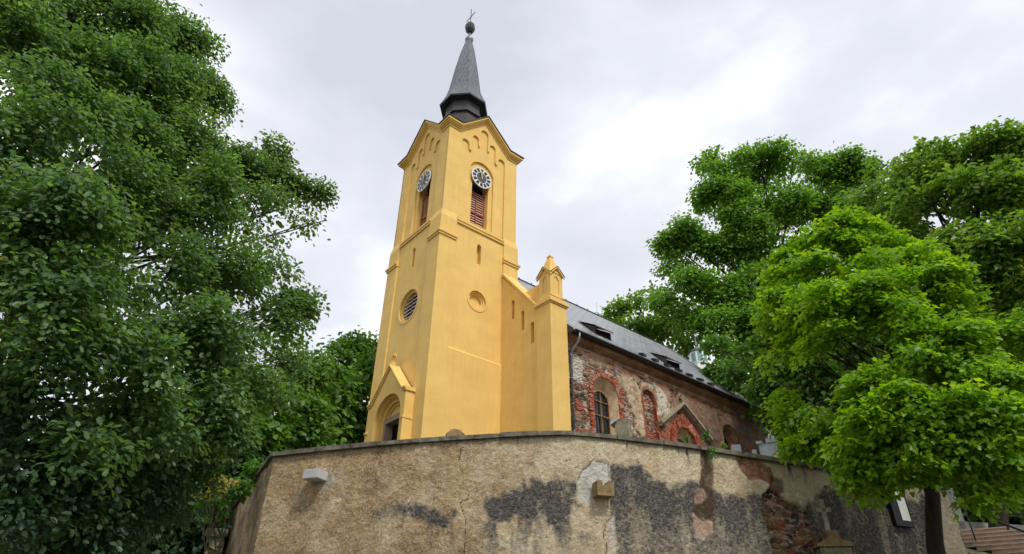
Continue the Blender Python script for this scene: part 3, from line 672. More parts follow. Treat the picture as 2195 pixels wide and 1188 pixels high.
# eaves cornice: profile swept along the wall with worn edges
rnd = np.random.RandomState(4); xs = np.linspace(5.93, 25.6, 200)
prof_c = [(0, 10.78), (.10, 10.80), (.12, 10.90), (.16, 10.93), (.17, 11.02), (.05, 11.05), (.06, 11.18), (.20, 11.28), (.34, 11.36), (.36, 11.44), (.42, 11.46), (.42, 11.52), (0, 11.52)]
P = len(prof_c); VV = np.zeros((len(xs), P, 3))
for j, (d, zz) in enumerate(prof_c):
    wn_ = (fbm(xs*1.8+j, xs*0+j*.35, 12)-.5)*.10*(1 if 0 < j < P-1 else 0)
    broke = ss(.5, .62, fbm(xs*1.1, xs*0+3, 5))*.10*(1 if j in (1, 2, 3, 4) else 0); broke = broke+np.where((j in (7, 8, 9)) & (xs < 8.5), .12, 0)*0
    VV[:, j, 0] = xs; VV[:, j, 1] = -4.0-np.maximum(d+wn_*.8-broke, -.02 if d == 0 else .01); VV[:, j, 2] = zz+wn_*.4
g = grid_mesh('eaves_cornice', VV.reshape(-1, 3), len(xs), P, COR, {}, VV.reshape(-1, 3)[:, [0, 2]], ch, smooth=False)
mb = MB(); mb.box((5.95, -4.75, 11.525), (25.6, -3.8, 11.6)); mb.build('soffit', DARKSHEET, ch)
# roof
def roof_mesh(name, quads, mat, parent, th=.0):
    me = bpy.data.meshes.new(name); V = []; F = []; UV = []
    for q_, uvq in quads:
        b = len(V); V += [tuple(p) for p in q_]; UV += uvq; F.append(tuple(range(b, b+len(q_))))
    me.from_pydata(V, [], F); ul = me.uv_layers.new(name='UVMap')
    for lp in me.loops: ul.data[lp.index].uv = UV[lp.vertex_index]
    me.materials.append(mat); return link(bpy.data.objects.new(name, me), parent)
def slope(yE, zE, yR, zR, xa, xb, v0=0):
    Ls = math.hypot(yR-yE, zR-zE); return ([(xa, yE, zE), (xb, yE, zE), (xb, yR, zR), (xa, yR, zR)], [(xa, v0), (xb, v0), (xb, v0+Ls), (xa, v0+Ls)])
EY, EZ = -4.62, 11.66
NR = [slope(-3.45, 12.72, 2.97, 19.42, 4.95, 25.65), slope(9.39, 12.72, 2.97, 19.42, 4.95, 25.65)]
roof = roof_mesh('nave_roof', NR, ROOF, ch)
fl = MB(); fl.poly([(5.97, EY, EZ), (25.65, EY, EZ), (25.65, -3.44, 12.725), (5.97, -3.44, 12.725)]); fl.poly([(5.97, WY-EY, EZ), (25.65, WY-EY, EZ), (25.65, 9.39, 12.72), (5.97, 9.39, 12.72)])
fl.poly([(25.65, EY, EZ), (25.65, -3.45, 12.72), (25.65, 9.39, 12.72), (25.65, WY-EY, EZ)])
fl.build('roof_flare', COPP, roof)
mb = MB(); mb.tube([(4.95, 2.97, 19.44), (25.65, 2.97, 19.44)], .07, 6)
for xx in np.arange(7.5, 25, 1.15): mb.box((xx-.02, 2.95, 19.44), (xx+.02, 2.99, 19.62))
mb.tube([(16.6, 2.97, 19.4), (16.6, 2.97, 20.6)], .012, 4); mb.build('ridge_cap', DARKSHEET, roof)
mb = MB(); mb.box((25.6, -3.45, 12.7), (25.66, -3.3, 12.9))
mb.poly([(25.68, EY, EZ+.02), (25.68, -3.45, 12.76), (25.2, -3.45, 12.76), (25.2, EY, EZ+.02)]); mb.poly([(25.68, -3.45, 12.76), (25.68, 2.97, 19.46), (25.2, 2.97, 19.46), (25.2, -3.45, 12.76)]); mb.build('verge_sheet', COPP, roof)
for x0 in (9.5, 16.25):
    x1 = x0+1.35; yf, zf = -3.08, 13.10; mb = MB()
    mb.poly([(x0-.12, yf-.12, zf+.56), (x1+.12, yf-.12, zf+.56), (x1+.12, -1.75, 14.52), (x0-.12, -1.75, 14.52)])
    mb.poly([(x0-.12, yf-.12, zf+.47), (x1+.12, yf-.12, zf+.47), (x1+.12, yf-.12, zf+.56), (x0-.12, yf-.12, zf+.56)])
    mb.poly([(x0, yf, zf), (x0, yf, zf+.52), (x0, -1.8, 14.45)]); mb.poly([(x1, yf, zf), (x1, yf, zf+.52), (x1, -1.8, 14.45)])
    d_ = mb.build('dormer', ANTH, roof)
    mb = MB(); mb.poly([(x0, yf+.12, zf+.08), (x1, yf+.12, zf+.08), (x1, yf+.12, zf+.5), (x0, yf+.12, zf+.5)]); mb.box((x0, yf-.02, zf), (x1, yf+.04, zf+.09)); mb.build('dormer_opening', VOID, ch) if 0 else mb.build('dormer_opening', VOID, roof)
for x0 in (12.95, 14.15, 15.35, 16.5, 17.65, 18.8, 20.0):
    mb = MB(); y_, z_ = -3.62, 12.57; mb.hexa([(x0-.15, y_-.26, z_-.14), (x0+.15, y_-.26, z_-.14), (x0+.15, y_+.1, z_+.08), (x0-.15, y_+.1, z_+.08), (x0-.15, y_-.26, z_+.06), (x0+.15, y_-.26, z_+.06), (x0+.15, y_+.1, z_+.22), (x0-.15, y_+.1, z_+.22)]); mb.build('snow_guard', BLACK, roof)
# west end of the eaves: dark fascia seen behind the pier
mb = MB(); mb.poly([(5.96, -4.7, 11.5), (5.96, -4.7, 11.68), (5.96, -3.6, 12.7), (5.96, -3.6, 11.5)]); mb.build('fascia', ANTH, roof)
mb = MB(); xs_ = [5.98, 25.6]; th = np.linspace(math.pi, 2*math.pi, 9)
for a, b in zip(th[:-1], th[1:]):
    mb.poly([(5.98, -4.72+.10*math.cos(a), 11.62+.10*math.sin(a)), (25.6, -4.72+.10*math.cos(a), 11.62+.10*math.sin(a)), (25.6, -4.72+.10*math.cos(b), 11.62+.10*math.sin(b)), (5.98, -4.72+.10*math.cos(b), 11.62+.10*math.sin(b))])
gut = mb.build('gutter', DARKSHEET, ch, True)
mb = MB(); mb.tube([(6.38, -4.72, 11.55), (6.38, -4.72, 11.3), (6.34, -4.62, 11.0), (6.25, -4.3, 10.65), (6.24, -4.16, 10.4), (6.24, -4.15, 3.5)], .062, 10)
for zz in (10.3, 9.0, 7.6, 6.2): mb.tube([(6.24, -4.15, zz), (6.24, -4.15, zz+.08)], .078, 10)
mb.build('downpipe', COPP, gut, True)
# choir, turret on its ridge
cx_ = MB(); cx_.poly([(25.5, -2.6, 3), (33, -1.6, 3), (33, -1.6, 10.6), (25.5, -2.6, 10.9)]); cx_.poly([(33, -1.6, 3), (33, 7.5, 3), (33, 7.5, 10.6), (33, -1.6, 10.6)])
cx_.build('choir_wall', COR, ch)
ce = MB(); ce.hexa([(25.52, -2.95, 10.85), (33.3, -1.95, 10.5), (33.3, -1.5, 10.5), (25.52, -2.5, 10.85), (25.52, -2.95, 11.0), (33.3, -1.95, 10.65), (33.3, -1.5, 10.65), (25.52, -2.5, 11.0)]); ce.build('choir_eaves', DARKSHEET, ch)
roof_mesh('choir_roof', [([(25.66, -3.0, 11.02), (33.4, -2.0, 10.7), (31.5, 2.97, 18.3), (25.66, 2.97, 18.3)], [(25.6, 0), (33.4, 0), (31.5, 9), (25.6, 9)]), ([(33.4, -2.0, 10.7), (33.4, 8, 10.7), (31.5, 2.97, 18.3)], [(0, 0), (9, 0), (4.5, 8)]), ([(25.66, 9.0, 11.02), (33.4, 8, 10.7), (31.5, 2.97, 18.3), (25.66, 2.97, 18.3)], [(25.6, 0), (33.4, 0), (31.5, 9), (25.6, 9)])], ROOF, ch)
TX, TY = 29.6, 2.97
mb = MB(); mb.lathe(TX, TY, [(.74, 17.6), (.74, 19.1), (.78, 19.1), (.78, 20.2)], 8); rt = mb.build('ridge_turret', WHITE, ch)
mb = MB(); mb.lathe(TX, TY, [(.84, 20.2), (.9, 20.25), (.6, 20.45), (.3, 20.65), (.1, 20.9), (.03, 21.9)], 8); mb.build('turret_hood', COPP, rt)
mb = MB(); th = math.radians(202.5+22.5); th = math.radians(225)
for az in (180, 225, 270):
    th = math.radians(az); ap = .78*math.cos(math.radians(22.5))+.01; n_ = (math.cos(th), math.sin(th), 0); tt = (-math.sin(th), math.cos(th), 0)
    mb.obox((TX+n_[0]*ap, TY+n_[1]*ap, 19.65), n_, tt, (0, 0, 1), .012, .2, .42)
mb.build('turret_louvre', simple('verdigris_louvre', (.22, .36, .36), .2, 3, .6), rt)
for o_ in list(ch.children):
    if o_.name.startswith('louvre_shutter'): pass

# ------------------------------------------------------------------ retaining wall
PL = np.array([(-9.57, -8.24), (-8.14, -10.72), (-6.58, -12.98), (-5.4, -14.42), (-4.92, -14.93), (-3.95, -15.41), (-2.2, -16.11), (-.37, -16.65), (1.73, -17.27), (2.75, -17.55), (7.35, -18.84)])
for _ in range(2):
    Q = [PL[0]]
    for a, b in zip(PL[:-1], PL[1:]): Q += [a*.75+b*.25, a*.25+b*.75]
    PL = np.array(Q+[PL[-1]])
SEG = np.concatenate([[0], np.cumsum(np.hypot(*(PL[1:]-PL[:-1]).T))]); SMAX = SEG[-1]
def wp(s, d=0):
    """point on the wall line at arc length s, d metres outwards"""
    s = np.asarray(s, float); px = np.interp(s, SEG, PL[:, 0]); py = np.interp(s, SEG, PL[:, 1])
    e = .25; tx = np.interp(s+e, SEG, PL[:, 0])-np.interp(s-e, SEG, PL[:, 0]); ty = np.interp(s+e, SEG, PL[:, 1])-np.interp(s-e, SEG, PL[:, 1])
    n = np.hypot(tx, ty); return px+d*ty/n, py-d*tx/n
rw_ = empty('retaining_wall', (-4.9, -14.9, -5.4), 'tall stained roughcast churchyard retaining wall under a stone coping', 'wall')
def mwall(name, s0, s1, z0, z1, step, fn):
    ns = int((s1-s0)/step)+1; nz_ = int((z1-z0)/step)+1
    S_, Z_ = np.meshgrid(np.linspace(s0, s1, ns), np.linspace(z0, z1, nz_), indexing='ij'); return S_.ravel(), Z_.ravel(), ns, nz_
s, z, ns, nz_ = mwall('w', 0, SMAX, -3.2, 1.02, .03, None)
r1 = fbm(s*2.2, z*2.2, 40)-.5; r2 = fbm(s*7, z*7, 41)-.5; rr = r1*1.0+r2*.7
def pm_(P, soft=.05, amp=.35): return ss(-soft, soft, sdf(P, s, z)+rr*amp+.03)
stA = [(3.92, -.49), (4.24, -.37), (4.51, -.54), (5.0, -.67), (5.39, -.74), (5.4, -.93), (5.26, -1.0), (5.03, -1.07), (4.69, -.87), (4.06, -.69)]
stA2 = [(3.11, -.57), (3.77, -.54), (3.82, -.76), (3.23, -.74)]
stB = [(6.18, -.52), (6.53, -.38), (6.85, -.21), (7.27, -.13), (7.56, -.2), (7.88, .01), (8.29, -.11), (8.34, -.5), (8.67, -.54), (8.59, -.72), (8.2, -.66), (7.94, -.98), (7.76, -1.12), (7.52, -.97), (7.36, -.65), (7.36, -1.0), (7.02, -.85), (6.77, -.9), (6.26, -.83)]
stC = [(9.13, .36), (9.97, .41), (10.13, .2), (10.65, -.01), (11.17, .13), (11.69, .32), (12.07, .13), (12.73, 0), (13.33, .06), (13.6, 0), (13.7, -3.4), (9.0, -3.4), (9.12, -.75)]
stE_shade = [(14.6, -.05), (15.3, .25), (16.51, .47), (17.27, .4), (18.66, .62), (20, .7), (20, -3.4), (14.7, -3.4)]
streak = fbm(s*5, z*.5, 50); strk = ss(.42, .6, streak)
inten = ss(-1.1, .3, z+streak*.8)*.38+.64
def tail(P, soft, amp, ln=.9):
    m_ = ss(-soft, soft, sdf(P, s, z)+rr*amp+.02)
    for dz in (.12, .25, .4, .6, .85):
        q_ = ss(-soft, soft, sdf(P, s, z+dz)+rr*amp)*(1-dz/(ln+.15))*strk*.9; m_ = np.maximum(m_, q_)
    return m_
stain_shade = np.maximum(tail(stA, .12, .45, .7), pm_(stA2, .12, .5)*.5); stain_shade = np.maximum(stain_shade, tail(stB, .12, .5, 1.1)); stain_shade = np.maximum(stain_shade, tail(stC, .12, .35)*inten)
stain_shade = np.maximum(stain_shade, pm_(stE_shade, .15, .5)*(.8+.2*strk))  # right end of the wall: stains plus maple shade painted into the colour
# drips under the coping
for s0, ln, w_ in ((3.56, .34, .035), (3.85, .25, .03), (9.63, .32, .04), (11.34, .62, .05), (11.08, .25, .03), (14.7, .5, .1), (15.2, .6, .06), (16.2, .7, .12), (12.9, .3, .03), (2.2, .2, .03), (6.9, .22, .03)):
    stain_shade = np.maximum(stain_shade, ss(w_, w_*.3, np.abs(s-s0+r2*.08))*ss(1.0-ln, 1.0, z)*.85)
stain_shade = np.maximum(stain_shade, ss(.93, 1.0, z+r1*.1)*.5); stain_shade = stain_shade*(1-.28*ss(.55, .7, fbm(s*3, z*1.2, 77)))
lowl = ss(-.9, -2.2, z+r1*1.5)*.25; stain_shade = np.maximum(stain_shade, lowl)
stone = pm_([(13.62, .1), (14.0, .34), (14.34, .07), (14.76, -.06), (15.03, -.24), (15.1, -.9), (15.0, -3.3), (13.6, -3.3), (13.55, -.69), (13.5, -.38)], .03, .12)
brk = pm_([(12.99, 1.0), (13.54, 1.05), (14.0, .83), (14.06, .56), (13.97, .41), (13.73, .52), (13.23, .5), (12.98, .75)], .03, .12)
white = pm_([(8.73, .46), (9.1, .43), (9.08, -.15), (8.89, -.13), (8.65, -.21), (8.67, -.54), (8.44, -.52), (8.31, -.38), (8.33, -.01), (8.44, .22)], .02, .07)
white = np.maximum(white, pm_([(9.0, -.85), (9.12, -.8), (9.12, -1.5), (9.0, -1.6)], .04, .1)*.7)
white = np.maximum(white, pm_([(1.6, .1), (2.05, .1), (2.08, .42), (1.9, .45)], .03, .1)*.45)
brown = np.maximum(pm_([(11.84, .98), (12.0, .9), (12.1, .67), (11.96, -.34), (11.79, -.67), (11.37, -.55), (11.4, -.14), (11.65, .08)], .04, .15), pm_([(14.07, .6), (14.34, .56), (14.34, .24), (13.96, .2), (13.75, .08)], .04, .1))
pinkm = np.maximum(pm_([(11.28, -.59), (11.38, -.74), (11.78, -.7), (11.7, -.93), (11.43, -1.1), (11.28, -1.08)], .03, .1), pm_([(11.43, -.01), (11.65, .08), (11.78, -.1), (11.58, -.28), (11.4, -.27)], .03, .1)*.8)
pinkm = np.maximum(pinkm, pm_([(13.0, .8), (13.25, .85), (13.3, .55), (13.2, .52)], .02, .05)*.9)
cr1 = [(5.62, .88), (5.48, .82), (5.44, .55), (5.47, .35), (5.57, .18), (5.56, -.01), (5.69, -.2), (5.7, -.39), (5.52, -.47), (5.68, -.87), (5.7, -1.34), (5.65, -1.6), (5.7, -3)]
cr2 = [(9.11, -.42), (9.12, -.69), (9.08, -.8), (8.96, -.88), (8.9, -1.06), (8.86, -1.26), (8.91, -1.34), (8.91, -1.54), (8.88, -2.4)]
cr3 = [(8.33, -.01), (8.44, .22), (8.73, .46), (9.1, .43), (9.09, -.08)]; cr4 = [(14.01, .87), (14.08, .56), (13.95, .34), (13.61, .07)]
jit = r2*.05
crack = np.zeros_like(s)
for P, w_ in ((cr1, .014), (cr2, .017), (cr3, .019), (cr4, .026)): crack = np.maximum(crack, ss(w_, w_*.4, linedist(P, s+jit, z-jit)))
gold = np.clip(ss(4.6, 8.0, s+r1*4)*.85-.25*ss(.5, .62, fbm(s*.9, z*.9, 61)), 0, 1)
M1 = np.stack([np.clip(stain_shade, 0, 1)*(1-white)*(1-brk), stone, brk, white], 1); M2 = np.stack([brown, pinkm, crack*.8, gold], 1)
fine = fbm(s*13+z*4, z*15-s*5, 60, 3)-.5
disp = fine*.035+r1*.05-stone*.07-brk*.05-brown*.04-white*.015-crack*.01+stone*(fbm(s*3.6, z*8, 70, 2)-.5)*.12
pxy = wp(s, disp)
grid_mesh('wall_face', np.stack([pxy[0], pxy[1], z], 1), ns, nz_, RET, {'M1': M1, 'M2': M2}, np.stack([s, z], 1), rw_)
# lower face down to the street, the hidden inner face, the top
lo = MB(); ss_ = np.linspace(0, SMAX, 60)
for a, b in zip(ss_[:-1], ss_[1:]):
    A, B = wp(a), wp(b); lo.poly([(A[0], A[1], -6.5), (B[0], B[1], -6.5), (B[0], B[1], -3.2), (A[0], A[1], -3.2)])
    A, B = wp(a, -.55), wp(b, -.55); lo.poly([(A[0], A[1], -3), (B[0], B[1], -3), (B[0], B[1], 1.02), (A[0], A[1], 1.02)])
A, B = wp(SMAX), wp(SMAX, -.55); lo.poly([(A[0], A[1], -6.5), (B[0], B[1], -6.5), (B[0], B[1], 1.02), (A[0], A[1], 1.02)])
lo.build('wall_footing', simple('old_render', (.30, .25, .18), .4, 3, .95, 0, .04), rw_)
# coping stones
rnd = random.Random(5); a = .0
while a < SMAX-.05:
    ln = rnd.uniform(.75, 1.35); b = min(a+ln, SMAX); cs = MB(); k = 3; o1, o2 = .085+rnd.uniform(-.015, .02), -.6; zt = 1.15+rnd.uniform(-.012, .012)
    pts = [(wp(q_, o1), wp(q_, o2)) for q_ in np.linspace(a+.008, b-.008, k+1)]
    for (A, A2), (B, B2) in zip(pts[:-1], pts[1:]):
        cs.poly([(A[0], A[1], 1.025), (B[0], B[1], 1.025), (B[0], B[1], zt-.02), (A[0], A[1], zt-.02)])
        cs.poly([(A[0], A[1], zt-.02), (B[0], B[1], zt-.02), (B2[0], B2[1], zt+.06), (A2[0], A2[1], zt+.06)])
        cs.poly([(A[0], A[1], 1.025), (B[0], B[1], 1.025), (B2[0], B2[1], 1.025), (A2[0], A2[1], 1.025)])
    for (A, A2) in (pts[0], pts[-1]): cs.poly([(A[0], A[1], 1.025), (A[0], A[1], zt-.02), (A2[0], A2[1], zt+.06), (A2[0], A2[1], 1.025)])
    cs.build('coping_stone', CAPST, rw_); a = b
# return wall at the left corner, going back
Bp = np.array([-9.57, -8.24]); Ap = np.array([-7.75, .6]); Lr = np.hypot(*(Ap-Bp)); tdir = (Ap-Bp)/Lr; nrm = np.array([-tdir[1], tdir[0]])
ns = int(Lr/.05)+1; nz_ = int(4.2/.05)+1
S_, Z_ = np.meshgrid(np.linspace(0, Lr, ns), np.linspace(-3.2, 1.02, nz_), indexing='ij'); s = S_.ravel(); z = Z_.ravel()
d = (fbm(s*6, z*6, 80, 4)-.5)*.08
m1 = np.stack([ss(.45, .7, fbm(s*1.2, z*1.5, 81))*.4, s*0, s*0, s*0], 1); m2 = np.stack([ss(.5, .7, fbm(s, z*.7, 82))*.7, s*0, s*0, s*0], 1)
grid_mesh('return_wall_face', np.stack([Bp[0]+tdir[0]*s+nrm[0]*d, Bp[1]+tdir[1]*s+nrm[1]*d, z], 1), ns, nz_, RET, {'M1': m1, 'M2': m2}, np.stack([s+30, z], 1), rw_)
mb = MB(); c0 = Bp+nrm*.10-tdir*.02; c1 = Ap+nrm*.10; c2 = Ap-nrm*.5; c3 = Bp-nrm*.5
mb.hexa([(*c0, 1.03), (*c1, 1.03), (*c2, 1.03), (*c3, 1.03), (*c0, 1.14), (*c1, 1.14), (*c2, 1.19), (*c3, 1.19)])
mb.build('return_coping', CAPST, rw_)
mb = MB(); mb.poly([(*Bp, -6.5), (*Ap, -6.5), (*Ap, -3.2), (*Bp, -3.2)]); mb.poly([(*(Bp-nrm*.5), -5), (*(Ap-nrm*.5), -5), (*(Ap-nrm*.5), 1.03), (*(Bp-nrm*.5), 1.03)]); mb.build('return_footing', RET, rw_)
# stone box spout on the wall and the old bracket block
bx_ = MB(); P0 = wp(1.60, .0); T = (np.array(wp(1.7))-np.array(wp(1.5))); T /= np.hypot(*T); Nn = np.array([T[1], -T[0]])
c = np.array([P0[0], P0[1]])+Nn*.19
bx_.obox((c[0], c[1], .36), (T[0], T[1], 0), (Nn[0], Nn[1], 0), (0, 0, 1), .235, .20, .115)
o = bx_.build('stone_box', PALEST, None, bevel=.012); tag(o, 'pale grey rectangular stone block jutting from the roughcast wall near its left corner', 'stone block')
mb = MB(); c2 = c-T*.235; mb.tube([(c2[0]-T[0]*.004, c2[1]-T[1]*.004, .40), (c2[0]-T[0]*.02, c2[1]-T[1]*.02, .40)], .06, 14); mb.build('socket', WHITE, o)
P0 = wp(8.86); c = np.array(P0); mb = MB(); T = (np.array(wp(9.0))-np.array(wp(8.7))); T /= np.hypot(*T); Nn = np.array([T[1], -T[0]])
prof_b = [(-.20, -.42), (.20, -.42), (.22, -.10), (.10, -.08), (.04, -.20), (-.06, -.20), (-.08, -.08), (-.20, -.10)]
f_ = lambda a, z_, d=0: (c[0]+T[0]*a+Nn[0]*d, c[1]+T[1]*a+Nn[1]*d, z_+.02)
plate(mb, f_, prof_b, [], .30, -.05); o = mb.build('stone_bracket', BROWNST, None); tag(o, 'notched ochre stone bracket projecting from the wall below the white plaster patch', 'bracket')
# stepped pillars going down at the far left of the wall
for (u, v, D, wd, lab) in ((516, 1092, 26.2, .95, 'tallest capped stone pillar at the far left end of the churchyard wall'), (481, 1126, 27.5, .85, 'middle capped stone pillar left of the churchyard wall, between taller and shorter ones'), (470, 1141, 25.4, .7, 'shortest capped stone pillar left of the churchyard wall, front one of the three')):
    p = at(u, v, D); az = math.atan2(p[1]-CAM[1], p[0]-CAM[0])-.15; n_ = (-math.cos(az), -math.sin(az), 0); t_ = (-math.sin(az), math.cos(az), 0)
    e_ = empty('stone_pillar', (p[0], p[1], -4.5), lab, 'pillar', 'stepped pillars left of the churchyard wall')
    mb = MB(); mb.obox((p[0], p[1], (p[2]-.2-4.6)/2), n_, t_, (0, 0, 1), .3, wd*.4, (p[2]-.2+4.6)/2); mb.build('shaft', simple('old_render_pillar', (.34, .27, .19), .4, 4, .95, 0, .04), e_)
    mb = MB(); mb.obox((p[0], p[1], p[2]-.07), n_, t_, (0, 0, 1), .42, wd*.52, .13); mb.build('cap', MOSSST, e_)

# ------------------------------------------------------------------ ground
def inside_d(X, Y):
    poly = [tuple(p) for p in PL]+[(60, -24), (70, 70), (-40, 70), (-7.0, 8), tuple(Ap), tuple(Bp)]
    return sdf(poly, X, Y)
gx = np.concatenate([np.linspace(-700, -42, 24), np.arange(-40, 60.1, .5), np.linspace(64, 700, 24)]); gy = np.concatenate([np.linspace(-700, -62, 20), np.arange(-60, 50.1, .5), np.linspace(55, 700, 20)])
GX, GY = np.meshgrid(gx, gy, indexing='ij'); X = GX.ravel(); Y = GY.ravel()
def ground_out(X, Y):
    az = np.degrees(np.arctan2(Y-CAM[1], X-CAM[0])); D = np.hypot(X-CAM[0], Y-CAM[1])
    h = -5.4+ss(26, 12, az)*ss(8, 26, D)*ss(-60, -20, az)*3.4+ss(68, 95, az)*ss(10, 40, D)*2.5
    return h+(fbm(X*.3+50, Y*.3+50, 90, 3)-.5)*.3
def ground_in(X, Y):
    az = np.degrees(np.arctan2(Y-CAM[1], X-CAM[0])); D = np.hypot(X-CAM[0], Y-CAM[1])
    h = .55+ss(15, 32, D)*2.9
    return h*(1-ss(22, 17.5, az))+ss(22, 17.5, az)*(-.32)
idd = inside_d(X, Y); gi = ground_in(X, Y); go = np.minimum(ground_out(X, Y), -2.0); H = np.where(idd > .58, np.where((Y > 3) & (X < 20), go+(gi-go)*ss(.5, 9, idd), gi), go)
gm = M('ground_earth', .95, 0, .1); a = gm.noise(.6, 8, .65); b = gm.noise(9, 5, .7)
gm.col(gm.mix(gm.mr(a, .42, .58), gm.mix(gm.mr(b, .4, .6), (.045, .055, .02), (.09, .11, .035)), gm.mix(gm.mr(b, .4, .6), (.10, .085, .065), (.16, .14, .11)))); gm.bump(b, .05, .6)
g = grid_mesh('ground', np.stack([X, Y, H], 1), len(gx), len(gy), gm.m, {}, np.stack([X, Y], 1)); g['kind'] = 'structure'
def gz(x_, y_):
    i = inside_d(np.array([x_]), np.array([y_]))[0]
    return float(ground_in(np.array([x_]), np.array([y_]))[0] if i > .58 else ground_out(np.array([x_]), np.array([y_]))[0])

# ------------------------------------------------------------------ gravestones behind the wall
def slab(name, mat, u0, u1, vt, D, th, lab, cat, topf=None, turn=.2, parent=None):
    um = (u0+u1)/2; pL, pR, pT = at(u0, vt, D), at(u1, vt, D), at(um, vt, D); wd = np.linalg.norm(pR[:2]-pL[:2])/2
    az = math.atan2(pT[1]-CAM[1], pT[0]-CAM[0])+turn; n_ = np.array((-math.cos(az), -math.sin(az))); t_ = np.array((math.sin(az), -math.cos(az)))
    g0 = gz(pT[0], pT[1])-.05; zt = pT[2]
    f_ = lambda a, z_, d=0: (pT[0]+t_[0]*a+n_[0]*d, pT[1]+t_[1]*a+n_[1]*d, z_)
    prof_ = topf(wd, zt) if topf else [(wd, zt), (-wd, zt)]
    mb = MB(); plate(mb, f_, [(-wd, g0), (wd, g0)]+prof_, [], th/2, -th/2, back=True)
    o = mb.build(name, mat, parent, bevel=.01)
    if lab: tag(o, lab, cat, 'gravestones behind the churchyard wall')
    return o, f_, wd, zt, g0
rt_ = lambda w_, z_: [(w_, z_-.16), (w_*.8, z_-.1), (w_*.55, z_-.03), (0, z_), (-w_*.5, z_-.02), (-w_*.85, z_-.09), (-w_, z_-.13)]
o, f_, *_r = slab('gravestone', BROWNST, 957, 997, 922, 18.2, .16, 'low brown gravestone with a rounded top, in front of the tower foot', 'gravestone', rt_)
o, f_, wd, zt, g0 = slab('gravestone', MOSSST, 1319, 1350, 901, 18.6, .22, 'mossy upright gravestone in front of the grilled arched window', 'gravestone', lambda w_, z_: [(w_, z_-.03), (w_*.5, z_), (-w_*.6, z_), (-w_, z_-.03)], -.3)
mb = MB(); plate(mb, f_, [(-wd-.12, zt-.16), (-wd+.06, zt-.05), (-wd+.06, zt+.03), (-wd-.10, zt-.04)], [], .2, -.2); mb.build('cap_fragment', GREYST, o)
o, f_, wd, zt, g0 = slab('gravestone', GREYST, 1627, 1664, 953, 21.0, .30, 'big grey blue gravestone with raised corners above the right part of the wall', 'gravestone', None, -.15)
mb = MB(); plate(mb, f_, rect(-wd-.06, zt+.003, -wd+.12, zt+.09), [], .2, -.2); plate(mb, f_, rect(wd-.26, zt+.003, wd+.02, zt+.14), [], .2, -.2); mb.build('corner_block', GREYST, o)
mb = MB(); plate(mb, f_, rect(-wd*.72, g0+.4, wd*.72, zt-.12), [], .165, .152); mb.build('inscription_panel', PALEST, o)
slab('gravestone', PALEST, 1567, 1586, 956, 20.6, .2, 'small white low gravestone in front of the third arched nave window', 'gravestone', None, .1)
slab('gravestone', PALEST, 1612, 1620, 966, 20.8, .12, 'narrow white grave kerb post left of the big grey gravestone', 'gravestone', None, .1)
p = at(1703, 987, 21.3); zb = 1.19
e_ = empty('grave_lantern', (p[0], p[1], 1.1), 'small yellow and white grave candle on the wall coping beside the maple leaves', 'candle')
pp = wp(14.62, -.25)
mb = MB(); mb.lathe(pp[0], pp[1], [(.0, 1.20), (.055, 1.20), (.055, 1.34), (0, 1.34)], 12); mb.build('candle_body', simple('yellow_wax', (.6, .5, .12), .1, 3, .4), e_)
mb = MB(); mb.lathe(pp[0], pp[1], [(.0, 1.345), (.062, 1.345), (.062, 1.40), (0, 1.42)], 12); mb.build('candle_lid', WHITE, e_)

# ------------------------------------------------------------------ cross memorial in front of the wall
D0 = 18.9; pt = at(1758, 1071, D0); pb = at(1776, 1143, D0); cx0, cy0 = pb[0], pb[1]; cz = pb[2]
gzc = gz(cx0, cy0); e_ = empty('stone_cross_memorial', (cx0, cy0, gzc), 'weathered stone cross on a gabled pedestal against the dark end of the wall', 'memorial')
az = math.atan2(cy0-CAM[1], cx0-CAM[0])+.35; n_ = np.array((-math.cos(az), -math.sin(az), 0)); t_ = np.array((math.sin(az), -math.cos(az), 0)); zz_ = (0, 0, 1); c0 = np.array((cx0, cy0, 0))
top = at(1758, 1071, D0)[2]
mb = MB(); mb.obox(c0+(0, 0, (cz+top)/2), t_, n_, zz_, .055, .05, (top-cz)/2); mb.obox(c0+(0, 0, top-.27), t_, n_, zz_, .19, .05, .055); mb.build('cross', simple('pale_lichen_stone', (.36, .34, .27), .45, 5, .9, 0, .01), e_, bevel=.01)
f_ = lambda a, z_, d=0: tuple(c0+t_*a+n_*d+np.array((0, 0, z_)))
mb = MB(); plate(mb, f_, [(-.45, cz-.36), (.45, cz-.36), (.45, cz-.30), (.14, cz-.16), (.12, cz+.02), (-.12, cz+.02), (-.14, cz-.16), (-.45, cz-.30)], [], .3, -.3, back=True); mb.build('pedestal_cap', BROWNST, e_)
mb = MB(); mb.obox(c0+(0, 0, (cz-.38+gzc-.1)/2), t_, n_, zz_, .38, .24, (cz-.38-gzc+.1)/2); mb.build('pedestal', MOSSST, e_)
mb = MB(); mb.obox(c0+n_*.245+(0, 0, cz-.85), t_, n_, zz_, .26, .012, .30); mb.build('inscription_panel', GREYST, e_)
